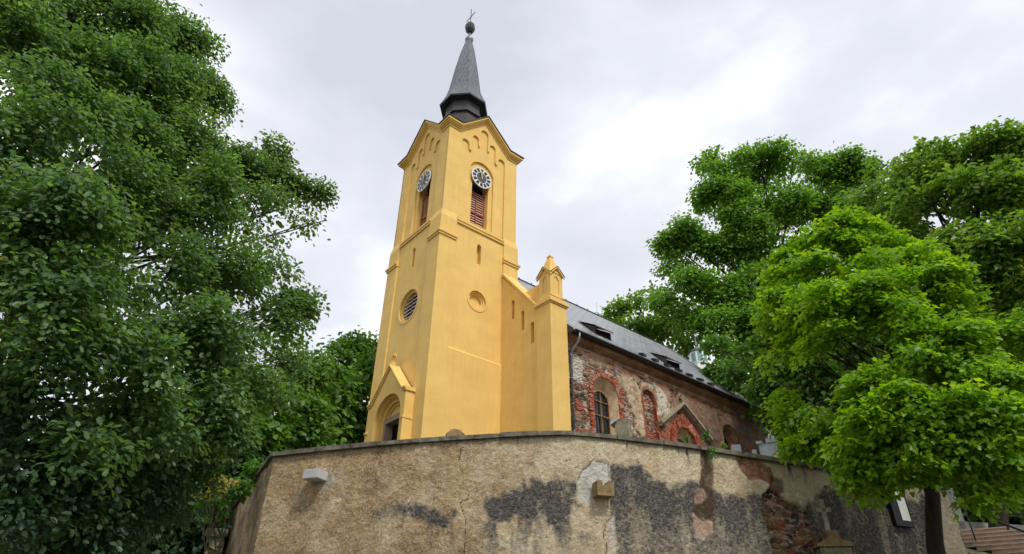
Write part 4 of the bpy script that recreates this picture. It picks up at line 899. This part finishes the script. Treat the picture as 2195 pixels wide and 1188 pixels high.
# ------------------------------------------------------------------ notice board, stairs, gate
def on_wall(s_, z_, d=.0): a = wp(s_, d); return np.array((a[0], a[1], z_))
T = np.array([*(np.array(wp(18.9))-np.array(wp(18.5))), 0]); T /= np.linalg.norm(T); Nn = np.array((T[1], -T[0], 0)); ZZ = np.array((0, 0, 1.))
e_ = empty('notice_board', tuple(on_wall(18.5, -.25, .1)), 'tall dark framed notice board with white sheets, on the shaded wall by the maple trunk', 'notice board')
mb = MB(); mb.obox(on_wall(18.52, .36, .09), T, Nn, ZZ, .36, .05, .62); mb.build('frame', IRON, e_)
mb = MB(); mb.obox(on_wall(18.62, .40, .146), T, Nn, ZZ, .17, .004, .50); mb.build('paper_sheet', WHITE, e_)
bk = on_wall(SMAX-.02, 0, 0)
# churchyard entrance: plain grey wall further back
DB = 33.0
def wall_pt(u, v, D=DB): return at(u, v, D)
pL = at(1955, 1100, DB); pR = at(2330, 1100, DB+7); e1 = pR[:2]-pL[:2]; Lw = np.hypot(*e1); e1 = e1/Lw; nn = np.array((e1[1], -e1[0]))
if nn@(CAM[:2]-pL[:2]) < 0: nn = -nn
def EW(a, z_, d=0): return (pL[0]+e1[0]*a+nn[0]*d, pL[1]+e1[1]*a+nn[1]*d, z_)
def hitEW(u, v):
    d_ = Fw+Rt*(u-1097.5)/FPX-Up*(v-594)/FPX; t_ = ((pL[:2]-CAM[:2])@nn)/(d_[:2]@nn); P_ = CAM+t_*d_; return float((P_[:2]-pL[:2])@e1), float(P_[2])
GW = simple('grey_entrance_render', (.30, .29, .265), .25, 1.5, .9, 0, .02)
ew = empty('entrance_wall', EW(Lw/2, -1), 'plain grey rendered wall behind the stairs at the churchyard entrance', 'wall')
gA, gB = hitEW(1988, 1060), hitEW(2030, 1142); dA_, dB_ = hitEW(2036, 1070), hitEW(2078, 1146)
zt_ = 1.9; topo = min(3.0, gA[1]+.35)
mb = MB(); plate(mb, EW, rect(-1.5, -3, Lw, zt_), [rect(dA_[0], dB_[1]-.6, dB_[0], dA_[1]+.5)], 0, -.4); mb.build('wall_face', GW, ew)
mb = MB(); mb.poly([EW(a, z_, -.35) for a, z_ in rect(dA_[0]-.2, -1.5, dB_[0]+.2, 3)]); mb.build('doorway', simple('brown_door', (.07, .055, .045), .3, 3, .8), ew)
gt = empty('slatted_gate', EW((gA[0]+gB[0])/2, gB[1], .2), 'grey gate with vertical bars above a solid panel, right of the maple trunk', 'gate')
mb = MB(); zm = hitEW(2010, 1092)[1]; mb.poly([EW(a, z_, .25) for a, z_ in rect(gA[0], -1.2, gB[0], zm)]); mb.build('gate_panel', GREYST, gt)
mb = MB()
for k in range(7): a = gA[0]+(gB[0]-gA[0])*k/6; P = [EW(a+i*.03, z_, d) for z_ in (zm, gA[1]+.2) for d, i in ((.22, -1), (.22, 1), (.28, 1), (.28, -1))]; mb.hexa(P)
mb.build('gate_bar', PALEST, gt)
ys = hitEW(2072, 1078); ys_ = MB(); ys_.poly([EW(ys[0]+a, ys[1]+z_, .03) for a, z_ in ((-.22, .12), (.0, .2), (.2, .16), (.22, -.16), (.0, -.14))]); ys_.poly([EW(ys[0]+a, ys[1]+z_, .012) for a, z_ in ((-.22, .12), (.0, .2), (.2, .16), (.22, -.16), (.0, -.14))])
o = ys_.build('yellow_sign', simple('yellow_sign_paint', (.75, .60, .05), .05, 3, .5), None); tag(o, 'small yellow sign on the grey entrance wall above the stairs', 'sign')
P = at(1990, 1110, 26.3); mb = MB(); az = math.radians(200); n_ = np.array((-.93, -.36, 0)); t_ = np.array((.36, -.93, 0)); mb.obox(P, t_, n_, ZZ, .2, .03, .3); o = mb.build('small_panel', IRON, None)
tag(o, 'small framed picture panel just right of the maple trunk', 'panel'); mb = MB(); mb.obox(P+n_*.034, t_, n_, ZZ, .15, .004, .25); mb.build('picture', PALEST, o)
# stairs facing the camera, rising to the entrance
pS = at(2062, 1138, 27.5); azs = math.atan2(pS[1]-CAM[1], pS[0]-CAM[0]); fw = np.array((math.cos(azs), math.sin(azs), 0)); rt2 = np.array((math.sin(azs), -math.cos(azs), 0))
st = empty('stone_stairs', tuple(pS-ZZ*1.2), 'reddish stone steps rising to the churchyard entrance at the right edge', 'stairs'); STN = simple('reddish_step_stone', (.50, .38, .31), .25, 4, .9, 0, .02)
for k in range(9):
    z1 = pS[2]-.17*k; cc_ = pS-fw*.33*k+rt2*(.0+.36*k); c_ = np.array((cc_[0], cc_[1], z1-.085)); mb = MB(); mb.obox(c_+fw*.42-ZZ*.02, rt2, fw, ZZ, 1.22, .56, .065); mb.obox(c_+fw*.4+ZZ*.065, rt2, fw, ZZ, 1.25, .60, .019); mb.build('step', STN, st)
mb = MB(); a0 = pS-rt2*1.45; mb.hexa([tuple(a0+rt2*(k_*.36*9+j*.18)-fw*(k_*.33*9)+ZZ*dz) for dz, kk in ((-3.2, 0), (None, 1)) for k_, j in ((0, -1), (1, -1), (1, 1), (0, 1)) for dz in [(-3.4 if dz is None and 0 else (-3.4 if kk == 0 else (-.12-1.53*k_)))]]); mb.build('cheek_wall', MOSSST, st)
hr = MB(); q0 = at(2067, 1090, 26.5); q1 = at(2200, 1142, 22.5); hr.tube([q0, q1], .03, 8)
for f in (0,): q = q0+(q1-q0)*f; hr.tube([q, q-ZZ*1.3], .022, 6)
o = hr.build('handrail', IRON, None, True); tag(o, 'dark sloping handrail beside the reddish stone steps', 'handrail')
print('setting done')
#FOLIAGE
# ------------------------------------------------------------------ trees
def leaf_shapes(kind):
    # outline points in leaf space (along, across, lift); two halves folded on the midrib
    if kind == 'oak':
        up = [(0, 0), (.25, .16), (.42, .30), (.62, .24), (.8, .30), (1, 0)]
    elif kind == 'maple':
        up = [(0, 0), (.12, .34), (.42, .50), (.52, .26), (.80, .24), (1, 0)]
    elif kind == 'narrow':
        up = [(0, 0), (.3, .17), (.65, .15), (1, 0)]
    else:
        up = [(0, 0), (.3, .34), (.65, .32), (1, 0)]
    return np.array(up)
def leaves_mesh(name, C_, A_, N_, size, kind, var, mat, parent):
    """C_ base points, A_ leaf axis, N_ leaf normal (n,3), size (n,)"""
    up = leaf_shapes(kind); k = len(up); n = len(C_)
    B_ = np.cross(N_, A_); B_ /= np.linalg.norm(B_, axis=1)[:, None]+1e-9; N2 = np.cross(A_, B_)
    bend = -.22
    pts = []
    for a, b in up: pts.append((a, b, b*.22+bend*a*a))
    for a, b in up[1:-1][::-1]: pts.append((a, -b, b*.22+bend*a*a))
    K = len(pts); V = np.empty((n, K, 3), np.float32)
    for i, (a, b, l_) in enumerate(pts): V[:, i] = C_+(A_*a+B_*b+N2*l_)*size[:, None]
    # two faces per leaf: upper and lower half
    f1 = list(range(0, k)); f2 = [k-1]+list(range(k, K))+[0]
    f1 = np.array(f1); f2 = np.array(f2); base = (np.arange(n)*K)[:, None]
    loops = np.concatenate([base+f1, base+f2], 1).ravel().astype(np.int32)
    sizes = np.tile([k, len(f2)], n); starts = np.concatenate([[0], np.cumsum(sizes)[:-1]]).astype(np.int32)
    me = bpy.data.meshes.new(name); me.vertices.add(n*K); me.vertices.foreach_set('co', V.ravel())
    me.loops.add(len(loops)); me.loops.foreach_set('vertex_index', loops); me.polygons.add(len(starts)); me.polygons.foreach_set('loop_start', starts)
    me.update(calc_edges=True)
    at_ = me.attributes.new('var', 'FLOAT', 'FACE'); at_.data.foreach_set('value', np.repeat(var, 2).astype(np.float32))
    me.materials.append(mat); return link(bpy.data.objects.new(name, me), parent)
def unit(a): return a/(np.linalg.norm(a, axis=-1, keepdims=True)+1e-9)
def tree(name, label, cat, base, lobes, leaf, kind, lmat, bmat, trunk_r, density=1.0, spray_r=.5, per=26, seed=1, group=None, trunk_top=None, flat=.55, shell=.45, layered=.6, twigs=True, limb_r=.35, thin=.43, fmin=.25):
    """lobes: list of (centre xyz, radius). Builds trunk (> limbs in the same mesh) and crown"""
    r = np.random.RandomState(seed); e_ = empty(name, tuple(base), label, cat, group)
    base = np.array(base, float); Cs = np.array([l_[0] for l_ in lobes]); Rs = np.array([l_[1] for l_ in lobes])
    cen = Cs.mean(0); top = np.array(trunk_top if trunk_top is not None else (cen[0], cen[1], cen[2]+.2*(Cs[:, 2].max()-cen[2])))
    mb = MB(); nseg = 9; tp = [base+(top-base)*(i/nseg)+np.array([math.sin(i*1.3+seed), math.cos(i*1.7+seed), 0])*trunk_r*.35*(0 < i) for i in range(nseg+1)]
    mb.tube(tp, [trunk_r*(1.25 if i == 0 else 1-.75*i/nseg) for i in range(nseg+1)], 10)
    CC = []; AA = []; NN = []; SZ = []; VV = []
    mainc = Cs[0]
    for li, (c, R) in enumerate(zip(Cs, Rs)):
        # limb from the trunk towards the lobe
        f = np.clip((c[2]-base[2])/(top[2]-base[2]+1e-6)*.75, fmin, .95); s0 = base+(top-base)*f
        s0 = mainc if len(lobes[li]) > 2 else s0; mainc = mainc if len(lobes[li]) > 2 else c; mid = s0*.45+c*.55+np.array([0, 0, -.12*np.linalg.norm(c-s0)])+r.normal(0, .1, 3)*R
        ts = np.linspace(0, 1, 7)[:, None]; lp = (1-ts)**2*s0+2*ts*(1-ts)*mid+ts**2*c
        rad = trunk_r*limb_r*(.4 if len(lobes[li]) > 2 else 1); mb.tube(list(lp), list(np.linspace(rad, rad*.22, 7)), 6, False)
        ns = max(3, int(density*(R/spray_r)**2*6.2))
        d = unit(r.normal(0, 1, (ns, 3))); d[:, 2] = np.where((d[:, 2] < -.35) & (r.rand(ns) < .45), -d[:, 2]*.6, d[:, 2]); d = unit(d)
        rr_ = R*(shell+(1-shell)*r.rand(ns)**.6)*(1+.16*r.normal(0, 1, ns)); sc_ = c+d*rr_[:, None]*np.array([1, 1, min(1, flat+.4)])
        # uneven outline: drop sprays where a coarse 3-D noise is low
        k_ = .45/spray_r; nz3 = (fbm(sc_[:, 0]*k_, sc_[:, 1]*k_, seed+7, 2)+fbm(sc_[:, 1]*k_+31, sc_[:, 2]*k_, seed+8, 2)+fbm(sc_[:, 2]*k_+57, sc_[:, 0]*k_, seed+9, 2))/3
        ok = nz3 > thin; sc_ = sc_[ok]; d = d[ok]; ns = len(sc_)
        if ns == 0: continue
        if twigs:
            for q in range(0, ns, 2):
                p0 = lp[r.randint(3, 7)]; m_ = (p0+sc_[q])/2+np.array([0, 0, .1*R]); mb.tube([p0, m_, sc_[q]], [rad*.2, rad*.12, rad*.05], 3, False)
        sv = r.rand(ns)
        m = per; ang = r.rand(ns, m)*2*math.pi; rad2 = spray_r*np.sqrt(r.rand(ns, m)); out = d.copy(); out[:, 2] *= .25; out = unit(out+1e-6)
        upv = unit(np.array([0, 0, 1.])+d*.55+r.normal(0, .18, (ns, 3)))
        e1 = unit(np.cross(upv, out)+1e-6); e2 = np.cross(e1, upv)
        P = sc_[:, None]+e1[:, None]*(np.cos(ang)*rad2)[..., None]+e2[:, None]*(np.sin(ang)*rad2*.9)[..., None]
        P = P-upv[:, None]*((rad2/spray_r)**2*spray_r*.35)[..., None]+r.normal(0, spray_r*(1-layered)*.45, (ns, m, 3))
        radial = e1[:, None]*np.cos(ang)[..., None]+e2[:, None]*np.sin(ang)[..., None]
        A = unit(radial+out[:, None]*.5+r.normal(0, .45, (ns, m, 3))+np.array([0, 0, -.35]))
        Nn_ = unit(upv[:, None]+radial*.35+r.normal(0, .42, (ns, m, 3)))
        Nn_ = unit(Nn_-A*(Nn_*A).sum(-1, keepdims=True))
        CC.append(P.reshape(-1, 3)); AA.append(A.reshape(-1, 3)); NN.append(Nn_.reshape(-1, 3)); SZ.append((leaf*(.7+.6*r.rand(ns, m))).ravel())
        VV.append(np.clip(sv[:, None]*.72+r.rand(ns, m)*.28, 0, 1).ravel())
    mb.build('trunk', bmat, e_, True)
    CC, AA, NN, SZ, VV = [np.concatenate(q) for q in (CC, AA, NN, SZ, VV)]
    leaves_mesh('crown', CC, AA, NN, SZ, kind, VV, lmat, e_)
    print(name, 'leaves', len(CC)); return e_
def lobes(L_, split=4):   # (u, v, radius in photo px, distance)
    o = []
    for i, (u, v, rp, D) in enumerate(L_):
        c = at(u, v, D); R = rp/FPX*np.linalg.norm(c-CAM)
        if not split: o.append((c, R)); continue
        q = np.random.RandomState(i*7+int(u)); o.append((c, R*.62))
        for k in range(split):
            d = q.normal(0, 1, 3); d /= np.linalg.norm(d); o.append((c+d*R*q.uniform(.5, .78), R*q.uniform(.34, .52), 1))
    return o
def gbase(u, D, v=1188):
    p = at(u, v, D); return (p[0], p[1], gz(p[0], p[1])-.1)
OAK = leaf_mat('oak_leaf', (.05, .115, .055), (.10, .195, .075), (.19, .31, .10), .52, (.45, .22, .03))
MAP = leaf_mat('maple_leaf', (.095, .21, .015), (.20, .37, .018), (.34, .52, .03), .52)
ASH = leaf_mat('ash_leaf', (.07, .17, .03), (.13, .27, .04), (.20, .36, .06), .52)
DMP = leaf_mat('dark_maple_leaf', (.075, .165, .028), (.145, .27, .045), (.24, .37, .075), .52, (.35, .18, .05))
CHE = leaf_mat('chestnut_leaf', (.045, .11, .02), (.085, .19, .028), (.15, .28, .04), .42)
LIM = leaf_mat('lime_leaf', (.05, .14, .02), (.08, .20, .025), (.12, .26, .03), .45)
YLF = leaf_mat('yellow_leaf', (.12, .15, .02), (.28, .24, .03), (.42, .33, .04), .45)
UND = leaf_mat('undergrowth_shade_leaf', (.022, .055, .028), (.04, .09, .04), (.075, .15, .055), .35)  # dark blue-green also carries the shade low in the trees
BK = bark('grey_bark'); BK2 = bark('dark_bark', (.045, .038, .032))
# big oak on the left, close to the camera
oak = [(60, 90, 100, 10), (160, 60, 100, 11), (260, 55, 105, 11), (350, 70, 90, 11.5), (410, 110, 75, 11.5), (440, 190, 62, 11.5), (30, 210, 110, 9), (150, 180, 110, 10), (270, 180, 110, 10.5), (370, 220, 90, 11),
       (40, 340, 120, 8.5), (180, 310, 120, 9.5), (300, 320, 110, 10), (410, 330, 90, 10.5), (495, 345, 60, 11), (560, 370, 52, 11.3), (50, 480, 130, 8), (200, 450, 120, 9), (330, 460, 110, 9.5), (440, 440, 95, 10), (535, 470, 70, 10.6), (600, 440, 36, 11), (655, 430, 30, 11.2), (660, 478, 26, 11.2),
       (60, 620, 130, 7.8), (220, 600, 120, 8.6), (360, 590, 110, 9.2), (480, 570, 95, 9.8), (560, 590, 60, 10.3), (70, 760, 130, 7.6), (230, 750, 125, 8.2), (380, 720, 115, 9), (500, 700, 95, 9.6), (590, 690, 70, 10.2), (640, 655, 32, 10.6),
       (320, 870, 105, 8.6), (440, 850, 100, 9.2), (540, 820, 80, 9.8), (610, 780, 55, 10.2), (180, 900, 110, 8), (490, 930, 60, 9.4),
       (597, 318, 26, 11.3), (585, 345, 24, 11.3), (625, 640, 20, 10.7), (697, 472, 13, 11.2), (690, 412, 15, 11.3), (640, 400, 18, 11.3), (605, 380, 20, 11.3), (650, 640, 26, 10.7), (600, 640, 40, 10.5)]
tree('oak_tree', 'huge dark green oak filling the left of the view, close to the camera', 'tree', gbase(60, 14.0), lobes([(a, b, c, d*1.28) for a, b, c, d in oak]), .104, 'oak', OAK, BK2, .36, 1.6, .38, 44, 3, None, tuple(at(150, 150, 16)), .6, .35, .45, limb_r=.13, thin=.458)
# lower dark foliage at the far left
low = [(60, 900, 110, 8.2), (60, 1040, 120, 8.2), (180, 1030, 110, 8.8), (290, 1010, 95, 9.4), (380, 985, 75, 10), (120, 1150, 110, 8.8), (240, 1120, 80, 9.4), (330, 1080, 60, 10)]
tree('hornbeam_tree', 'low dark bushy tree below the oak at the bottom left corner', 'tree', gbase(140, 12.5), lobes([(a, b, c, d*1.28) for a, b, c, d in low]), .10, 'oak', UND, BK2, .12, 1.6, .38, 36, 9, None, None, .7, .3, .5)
# background left
lt = [(640, 800, 60, 30), (600, 760, 55, 29), (690, 780, 50, 31), (560, 850, 60, 28), (650, 880, 60, 29), (590, 920, 60, 28), (520, 920, 60, 27), (640, 940, 40, 29), (560, 980, 50, 28)]
tree('lime_tree', 'fresh green tree between the oak and the chestnut behind the wall', 'tree', gbase(600, 31), lobes(lt), .27, 'round', CHE, BK, .3, 2.2, .9, 34, 12, 'trees left of the church')
ct = [(740, 830, 60, 38), (790, 800, 50, 40), (700, 880, 65, 37), (780, 880, 60, 39), (740, 930, 60, 38), (660, 930, 55, 36), (800, 940, 50, 40), (620, 960, 50, 35), (690, 970, 45, 36), (700, 820, 45, 38)]
tree('chestnut_tree', 'dark horse chestnut with drooping leaf fans right beside the portal', 'tree', gbase(740, 40), lobes(ct), .36, 'maple', CHE, BK2, .35, 2.2, 1.2, 32, 13, 'trees left of the church', layered=.85)
ft = [(760, 745, 32, 55), (795, 750, 30, 56), (730, 765, 30, 54), (770, 790, 45, 55), (815, 780, 30, 57)]
tree('distant_tree', 'distant treetop just left of the tower above the chestnut', 'tree', gbase(770, 56), lobes(ft), .42, 'round', CHE, BK, .3, 2.0, 1.3, 30, 14, 'trees left of the church')
bt = [(420, 1000, 90, 26), (500, 1010, 70, 26), (560, 1030, 50, 27), (400, 1110, 90, 26), (330, 1170, 90, 26), (400, 1180, 60, 27), (300, 1080, 90, 25), (470, 960, 50, 25)]
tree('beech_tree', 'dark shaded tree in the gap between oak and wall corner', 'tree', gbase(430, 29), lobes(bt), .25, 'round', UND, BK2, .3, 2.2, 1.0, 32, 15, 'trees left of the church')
yb = [(470, 1035, 20, 18), (488, 1048, 18, 18), (455, 1050, 14, 18), (440, 1060, 10, 18)]
tree('yellow_leaved_bush', 'small bush with yellow autumn leaves left of the wall corner', 'bush', gbase(465, 18.5), lobes(yb, 0), .09, 'round', YLF, BK, .03, .45, .22, 14, 16, limb_r=.5)
gb = [(520, 1040, 26, 20), (545, 1010, 20, 20.5), (455, 1085, 18, 20), (440, 1000, 26, 19)]
tree('elder_bush', 'light green young bush growing against the left end of the wall', 'bush', gbase(500, 21), lobes(gb), .13, 'maple', LIM, BK, .05, .9, .3, 16, 17, limb_r=.5)
mb = MB(); p0 = np.array(gbase(372, 15)); p1 = at(392, 1095, 15); p2 = at(402, 1060, 15)
# right side: bright maple in front of the wall
mp_ = [(1800, 725, 60, 16.6), (1870, 745, 55, 16.4), (1960, 715, 60, 16.8), (2060, 715, 55, 17), (1750, 760, 45, 17), (1720, 690, 50, 17.5), (1830, 660, 50, 16.9), (1925, 640, 50, 17.5), (2010, 600, 45, 18.3), (1800, 520, 62, 18.5), (1890, 520, 55, 19), (1740, 570, 60, 18), (1840, 600, 75, 17.5), (1940, 570, 60, 19), (1690, 640, 55, 18), (1770, 670, 75, 17), (1880, 680, 80, 16.8), (1990, 640, 70, 18.5), (2070, 670, 65, 18.5), (2140, 720, 65, 18), (1700, 740, 50, 18), (1730, 800, 55, 17.5),
       (1820, 770, 80, 16.5), (1930, 780, 85, 16.3), (2040, 770, 80, 17), (2140, 820, 75, 17), (1760, 860, 60, 17), (1850, 880, 75, 16.3), (1960, 900, 85, 16), (2080, 900, 85, 16.3), (2180, 930, 70, 16.6), (1770, 930, 60, 17.2), (1730, 950, 32, 17.6), (1850, 960, 66, 16.5), (1950, 965, 62, 16.3), (2060, 965, 62, 16.3), (2165, 985, 50, 16.6), (1830, 1005, 42, 16.8), (1660, 620, 45, 18.6), (1650, 570, 30, 18.8), (1690, 560, 40, 18.8), (1740, 510, 40, 18.8), (1880, 1005, 38, 16.8), (1950, 1005, 38, 16.8), (2040, 1015, 42, 16.8), (1660, 760, 35, 18), (1690, 830, 40, 17.8), (2200, 780, 50, 18), (1670, 690, 35, 18.3), (1710, 890, 35, 17.8),
       (2100, 1045, 36, 16.6), (1720, 610, 50, 18.6)]
tree('maple_tree', 'bright green maple in front of the right end of the retaining wall', 'tree', gbase(1978, 19.5), lobes(mp_), .125, 'maple', MAP, BK2, .25, 1.7, .46, 50, 21, None, tuple(at(1905, 640, 19)), .55, .35, .75, limb_r=.2, thin=.385, fmin=.52)
sp_ = lobes([(2180, 1080, 24, 14), (2200, 1050, 24, 14), (2160, 1105, 14, 14)], 0)
rr2 = np.random.RandomState(77)
sp_ += [(np.array([6+rr2.uniform(-3.6, 3.6), -31+rr2.uniform(-3, 3), 11.5+rr2.uniform(-5, 4)]), rr2.uniform(1.5, 2.2)) for _ in range(22)]  # crown added out of view to shade the right end of the wall
tree('shade_maple', 'tree outside the right edge whose light green leaf spray reaches in above the handrail', 'tree', (6, -31, -4.5), sp_, .15, 'maple', MAP, BK, .25, 1.2, .5, 26, 22, None, (6, -31, 12), limb_r=.1, twigs=False)
ash = [(1560, 380, 55, 48), (1630, 350, 55, 50), (1700, 345, 55, 50), (1780, 365, 50, 50), (1850, 365, 45, 51), (1895, 355, 26, 51), (1530, 430, 45, 47), (1600, 450, 60, 47), (1690, 440, 60, 48), (1790, 440, 60, 50), (1470, 510, 50, 46), (1540, 530, 55, 46), (1620, 520, 55, 46), (1450, 570, 35, 46), (1480, 610, 48, 45),
       (1560, 640, 50, 45), (1640, 620, 50, 46), (1465, 675, 42, 45), (1540, 690, 40, 44), (1610, 700, 55, 45), (1690, 560, 50, 48), (1440, 520, 26, 46), (1520, 340, 22, 48), (1575, 770, 42, 44), (1640, 780, 50, 45), (1600, 830, 36, 44), (1430, 650, 30, 45)]
tree('ash_tree', 'tall airy ash with visible branches rising behind the nave roof', 'tree', gbase(1640, 62), lobes([(a, b, c, d*1.25) for a, b, c, d in ash]), .34, 'round', ASH, BK2, .5, 1.9, 1.15, 50, 31, 'trees right of the church', tuple(at(1660, 450, 62)), .6, .3, .35, limb_r=.38, thin=.44)
dm = [(1885, 400, 42, 36), (1915, 375, 36, 35), (1880, 450, 50, 36), (1960, 390, 50, 33), (2030, 345, 50, 33), (2110, 315, 50, 33), (2180, 300, 50, 33), (1920, 430, 45, 34), (2000, 440, 60, 32), (2090, 420, 65, 32), (2180, 400, 60, 32), (1940, 500, 50, 33), (2040, 520, 60, 31), (2130, 520, 65, 31), (2200, 510, 55, 31), (2110, 610, 60, 31), (2190, 620, 60, 31), (1890, 480, 40, 35), (2060, 590, 45, 32), (1990, 325, 16, 33), (2085, 280, 16, 33)]
tree('field_maple', 'olive green broad maple at the upper right edge behind the bright maple', 'tree', gbase(2120, 35), lobes(dm), .22, 'maple', DMP, BK2, .4, 1.8, .9, 46, 32, 'trees right of the church', tuple(at(2090, 420, 34)), .6, .35, .7)
sm = [(1330, 665, 30, 66), (1370, 650, 30, 66), (1410, 640, 28, 66), (1310, 680, 20, 66), (1380, 700, 40, 64), (1430, 700, 40, 64), (1350, 700, 30, 64), (1460, 740, 40, 62)]
tree('walnut_tree', 'small olive green treetop rising over the middle of the nave ridge', 'tree', gbase(1380, 68), lobes(sm), .46, 'round', DMP, BK2, .35, 1.9, 1.4, 34, 33, 'trees right of the church')
ch2 = [(1545, 790, 22, 46), (1535, 740, 16, 47), (1575, 810, 24, 44), (1700, 780, 60, 42), (1660, 850, 55, 42), (1720, 860, 60, 41), (1640, 740, 50, 43), (1640, 905, 26, 41), (1700, 920, 50, 41), (1760, 820, 60, 41), (1790, 900, 60, 40), (1760, 960, 50, 40), (1850, 950, 60, 38), (1950, 960, 70, 38), (2050, 960, 70, 38), (2150, 960, 70, 38), (1840, 1020, 50, 38), (1950, 1040, 50, 40), (2060, 1030, 50, 41), (2160, 1050, 60, 41), (1740, 700, 60, 42), (1820, 740, 60, 42), (1900, 840, 70, 40), (2020, 860, 70, 40), (2130, 800, 80, 40), (2190, 900, 70, 38)]
tree('elm_tree', 'shaded dark green tree behind the east end of the church', 'tree', gbase(1800, 43), lobes(ch2), .36, 'round', CHE, BK2, .4, 2.4, 1.2, 36, 34, 'trees right of the church')
# small plants growing on the coping
def plant(name, lab, s_, h, mat, seed, hang=0, n=9, leaf=.09):
    c = np.array([*wp(s_, .05), 1.16]); r = np.random.RandomState(seed); e_ = empty(name, tuple(c), lab, 'weed'); mb = MB(); C_ = []; A = []
    for i in range(n):
        d = np.array([r.normal(0, .16), r.normal(0, .16), 0]); tip = c+d*h+np.array([0, 0, h*r.uniform(.5, 1)]) if i < n-hang else c+np.array([*(np.array(wp(s_, .2))-np.array(wp(s_, 0))), 0])*r.uniform(.6, 1.1)+np.array([r.normal(0, .09), r.normal(0, .05), -r.uniform(.1, .42)])
        mb.tube([c, (c+tip)/2+(0, 0, .04), tip], .006, 4)
        for k in range(12): t_ = r.uniform(.35, 1.05); C_.append(c+(tip-c)*t_+r.normal(0, .02, 3)); A.append(r.normal(0, 1, 3)+np.array([0, 0, .1]))
    mb.build('stem', BK, e_); C_ = np.array(C_); A = unit(np.array(A)); Nn_ = unit(np.array([-.3, -.4, 1.])+r.normal(0, .4, A.shape)); Nn_ = unit(Nn_-A*(Nn_*A).sum(-1, keepdims=True))
    leaves_mesh('leaves', C_, A, Nn_, np.full(len(C_), leaf), 'round', r.rand(len(C_)), mat, e_)
plant('wall_seedling', 'leafy green seedling growing from the coping above the brown streak', 11.95, .55, LIM, 5, 8, 14, .065)
plant('wall_weed', 'low weeds in a coping joint left of the green seedling', 11.35, .16, LIM, 6, 0, 8, .05)
plant('wall_weed', 'low weeds on the coping in front of the third nave window', 12.5, .13, ASH, 7, 0, 6, .05)
# grass tuft at the foot of the cross memorial
r = np.random.RandomState(8); n = 1500; bs = at(1779, 1188, D0-.5); th = r.rand(n)*6.28; ra = np.sqrt(r.rand(n))*.55; hh = bs[2]-.5+r.rand(n)*.62*(1-(ra/.6)**2)
Cc = np.stack([bs[0]+ra*np.cos(th), bs[1]+ra*np.sin(th), hh], 1)
A = unit(np.stack([np.cos(th)*.8, np.sin(th)*.8, np.zeros(n)], 1)+r.normal(0, .5, (n, 3))); Nn_ = unit(np.array([0, 0, 1.])+r.normal(0, .5, (n, 3))); Nn_ = unit(Nn_-A*(Nn_*A).sum(-1, keepdims=True))
g = leaves_mesh('fern_clump', Cc, A, Nn_, .05+.07*r.rand(n), 'narrow', r.rand(n), ASH, None); g['kind'] = 'stuff'; g['label'] = 'green leafy growth in front of the memorial pedestal'; g['category'] = 'weeds'
wl_ = [(u, 1000+20*math.sin(u*.05), 75, 70) for u in range(1600, 2300, 55)]+[(u, 1110, 80, 62) for u in range(1560, 2300, 60)]+[(u, 890+20*math.sin(u*.07), 70, 72) for u in range(1660, 2300, 60)]+[(u, 780+20*math.sin(u*.09), 65, 74) for u in range(1720, 2300, 60)]
wl_ += [(u, 960+25*math.sin(u*.05), 70, 60) for u in range(-80, 760, 60)]+[(u, 1080, 80, 55) for u in range(-80, 640, 62)]+[(u, 1180, 70, 48) for u in range(-80, 560, 62)]
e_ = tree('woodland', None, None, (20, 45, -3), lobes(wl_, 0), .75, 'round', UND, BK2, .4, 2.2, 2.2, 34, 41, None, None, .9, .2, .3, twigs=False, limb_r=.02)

for o in list(e_.children):
    if o.name.startswith('crown'): o.parent = None; o.matrix_world = Matrix.Identity(4); o.name = 'woodland'; o.data.name = 'woodland'; wl = o
    else: bpy.data.objects.remove(o)
bpy.data.objects.remove(e_); wl.name = 'woodland'; wl['kind'] = 'stuff'; wl['label'] = 'shaded far woodland closing the background behind trees and church'; wl['category'] = 'woodland'
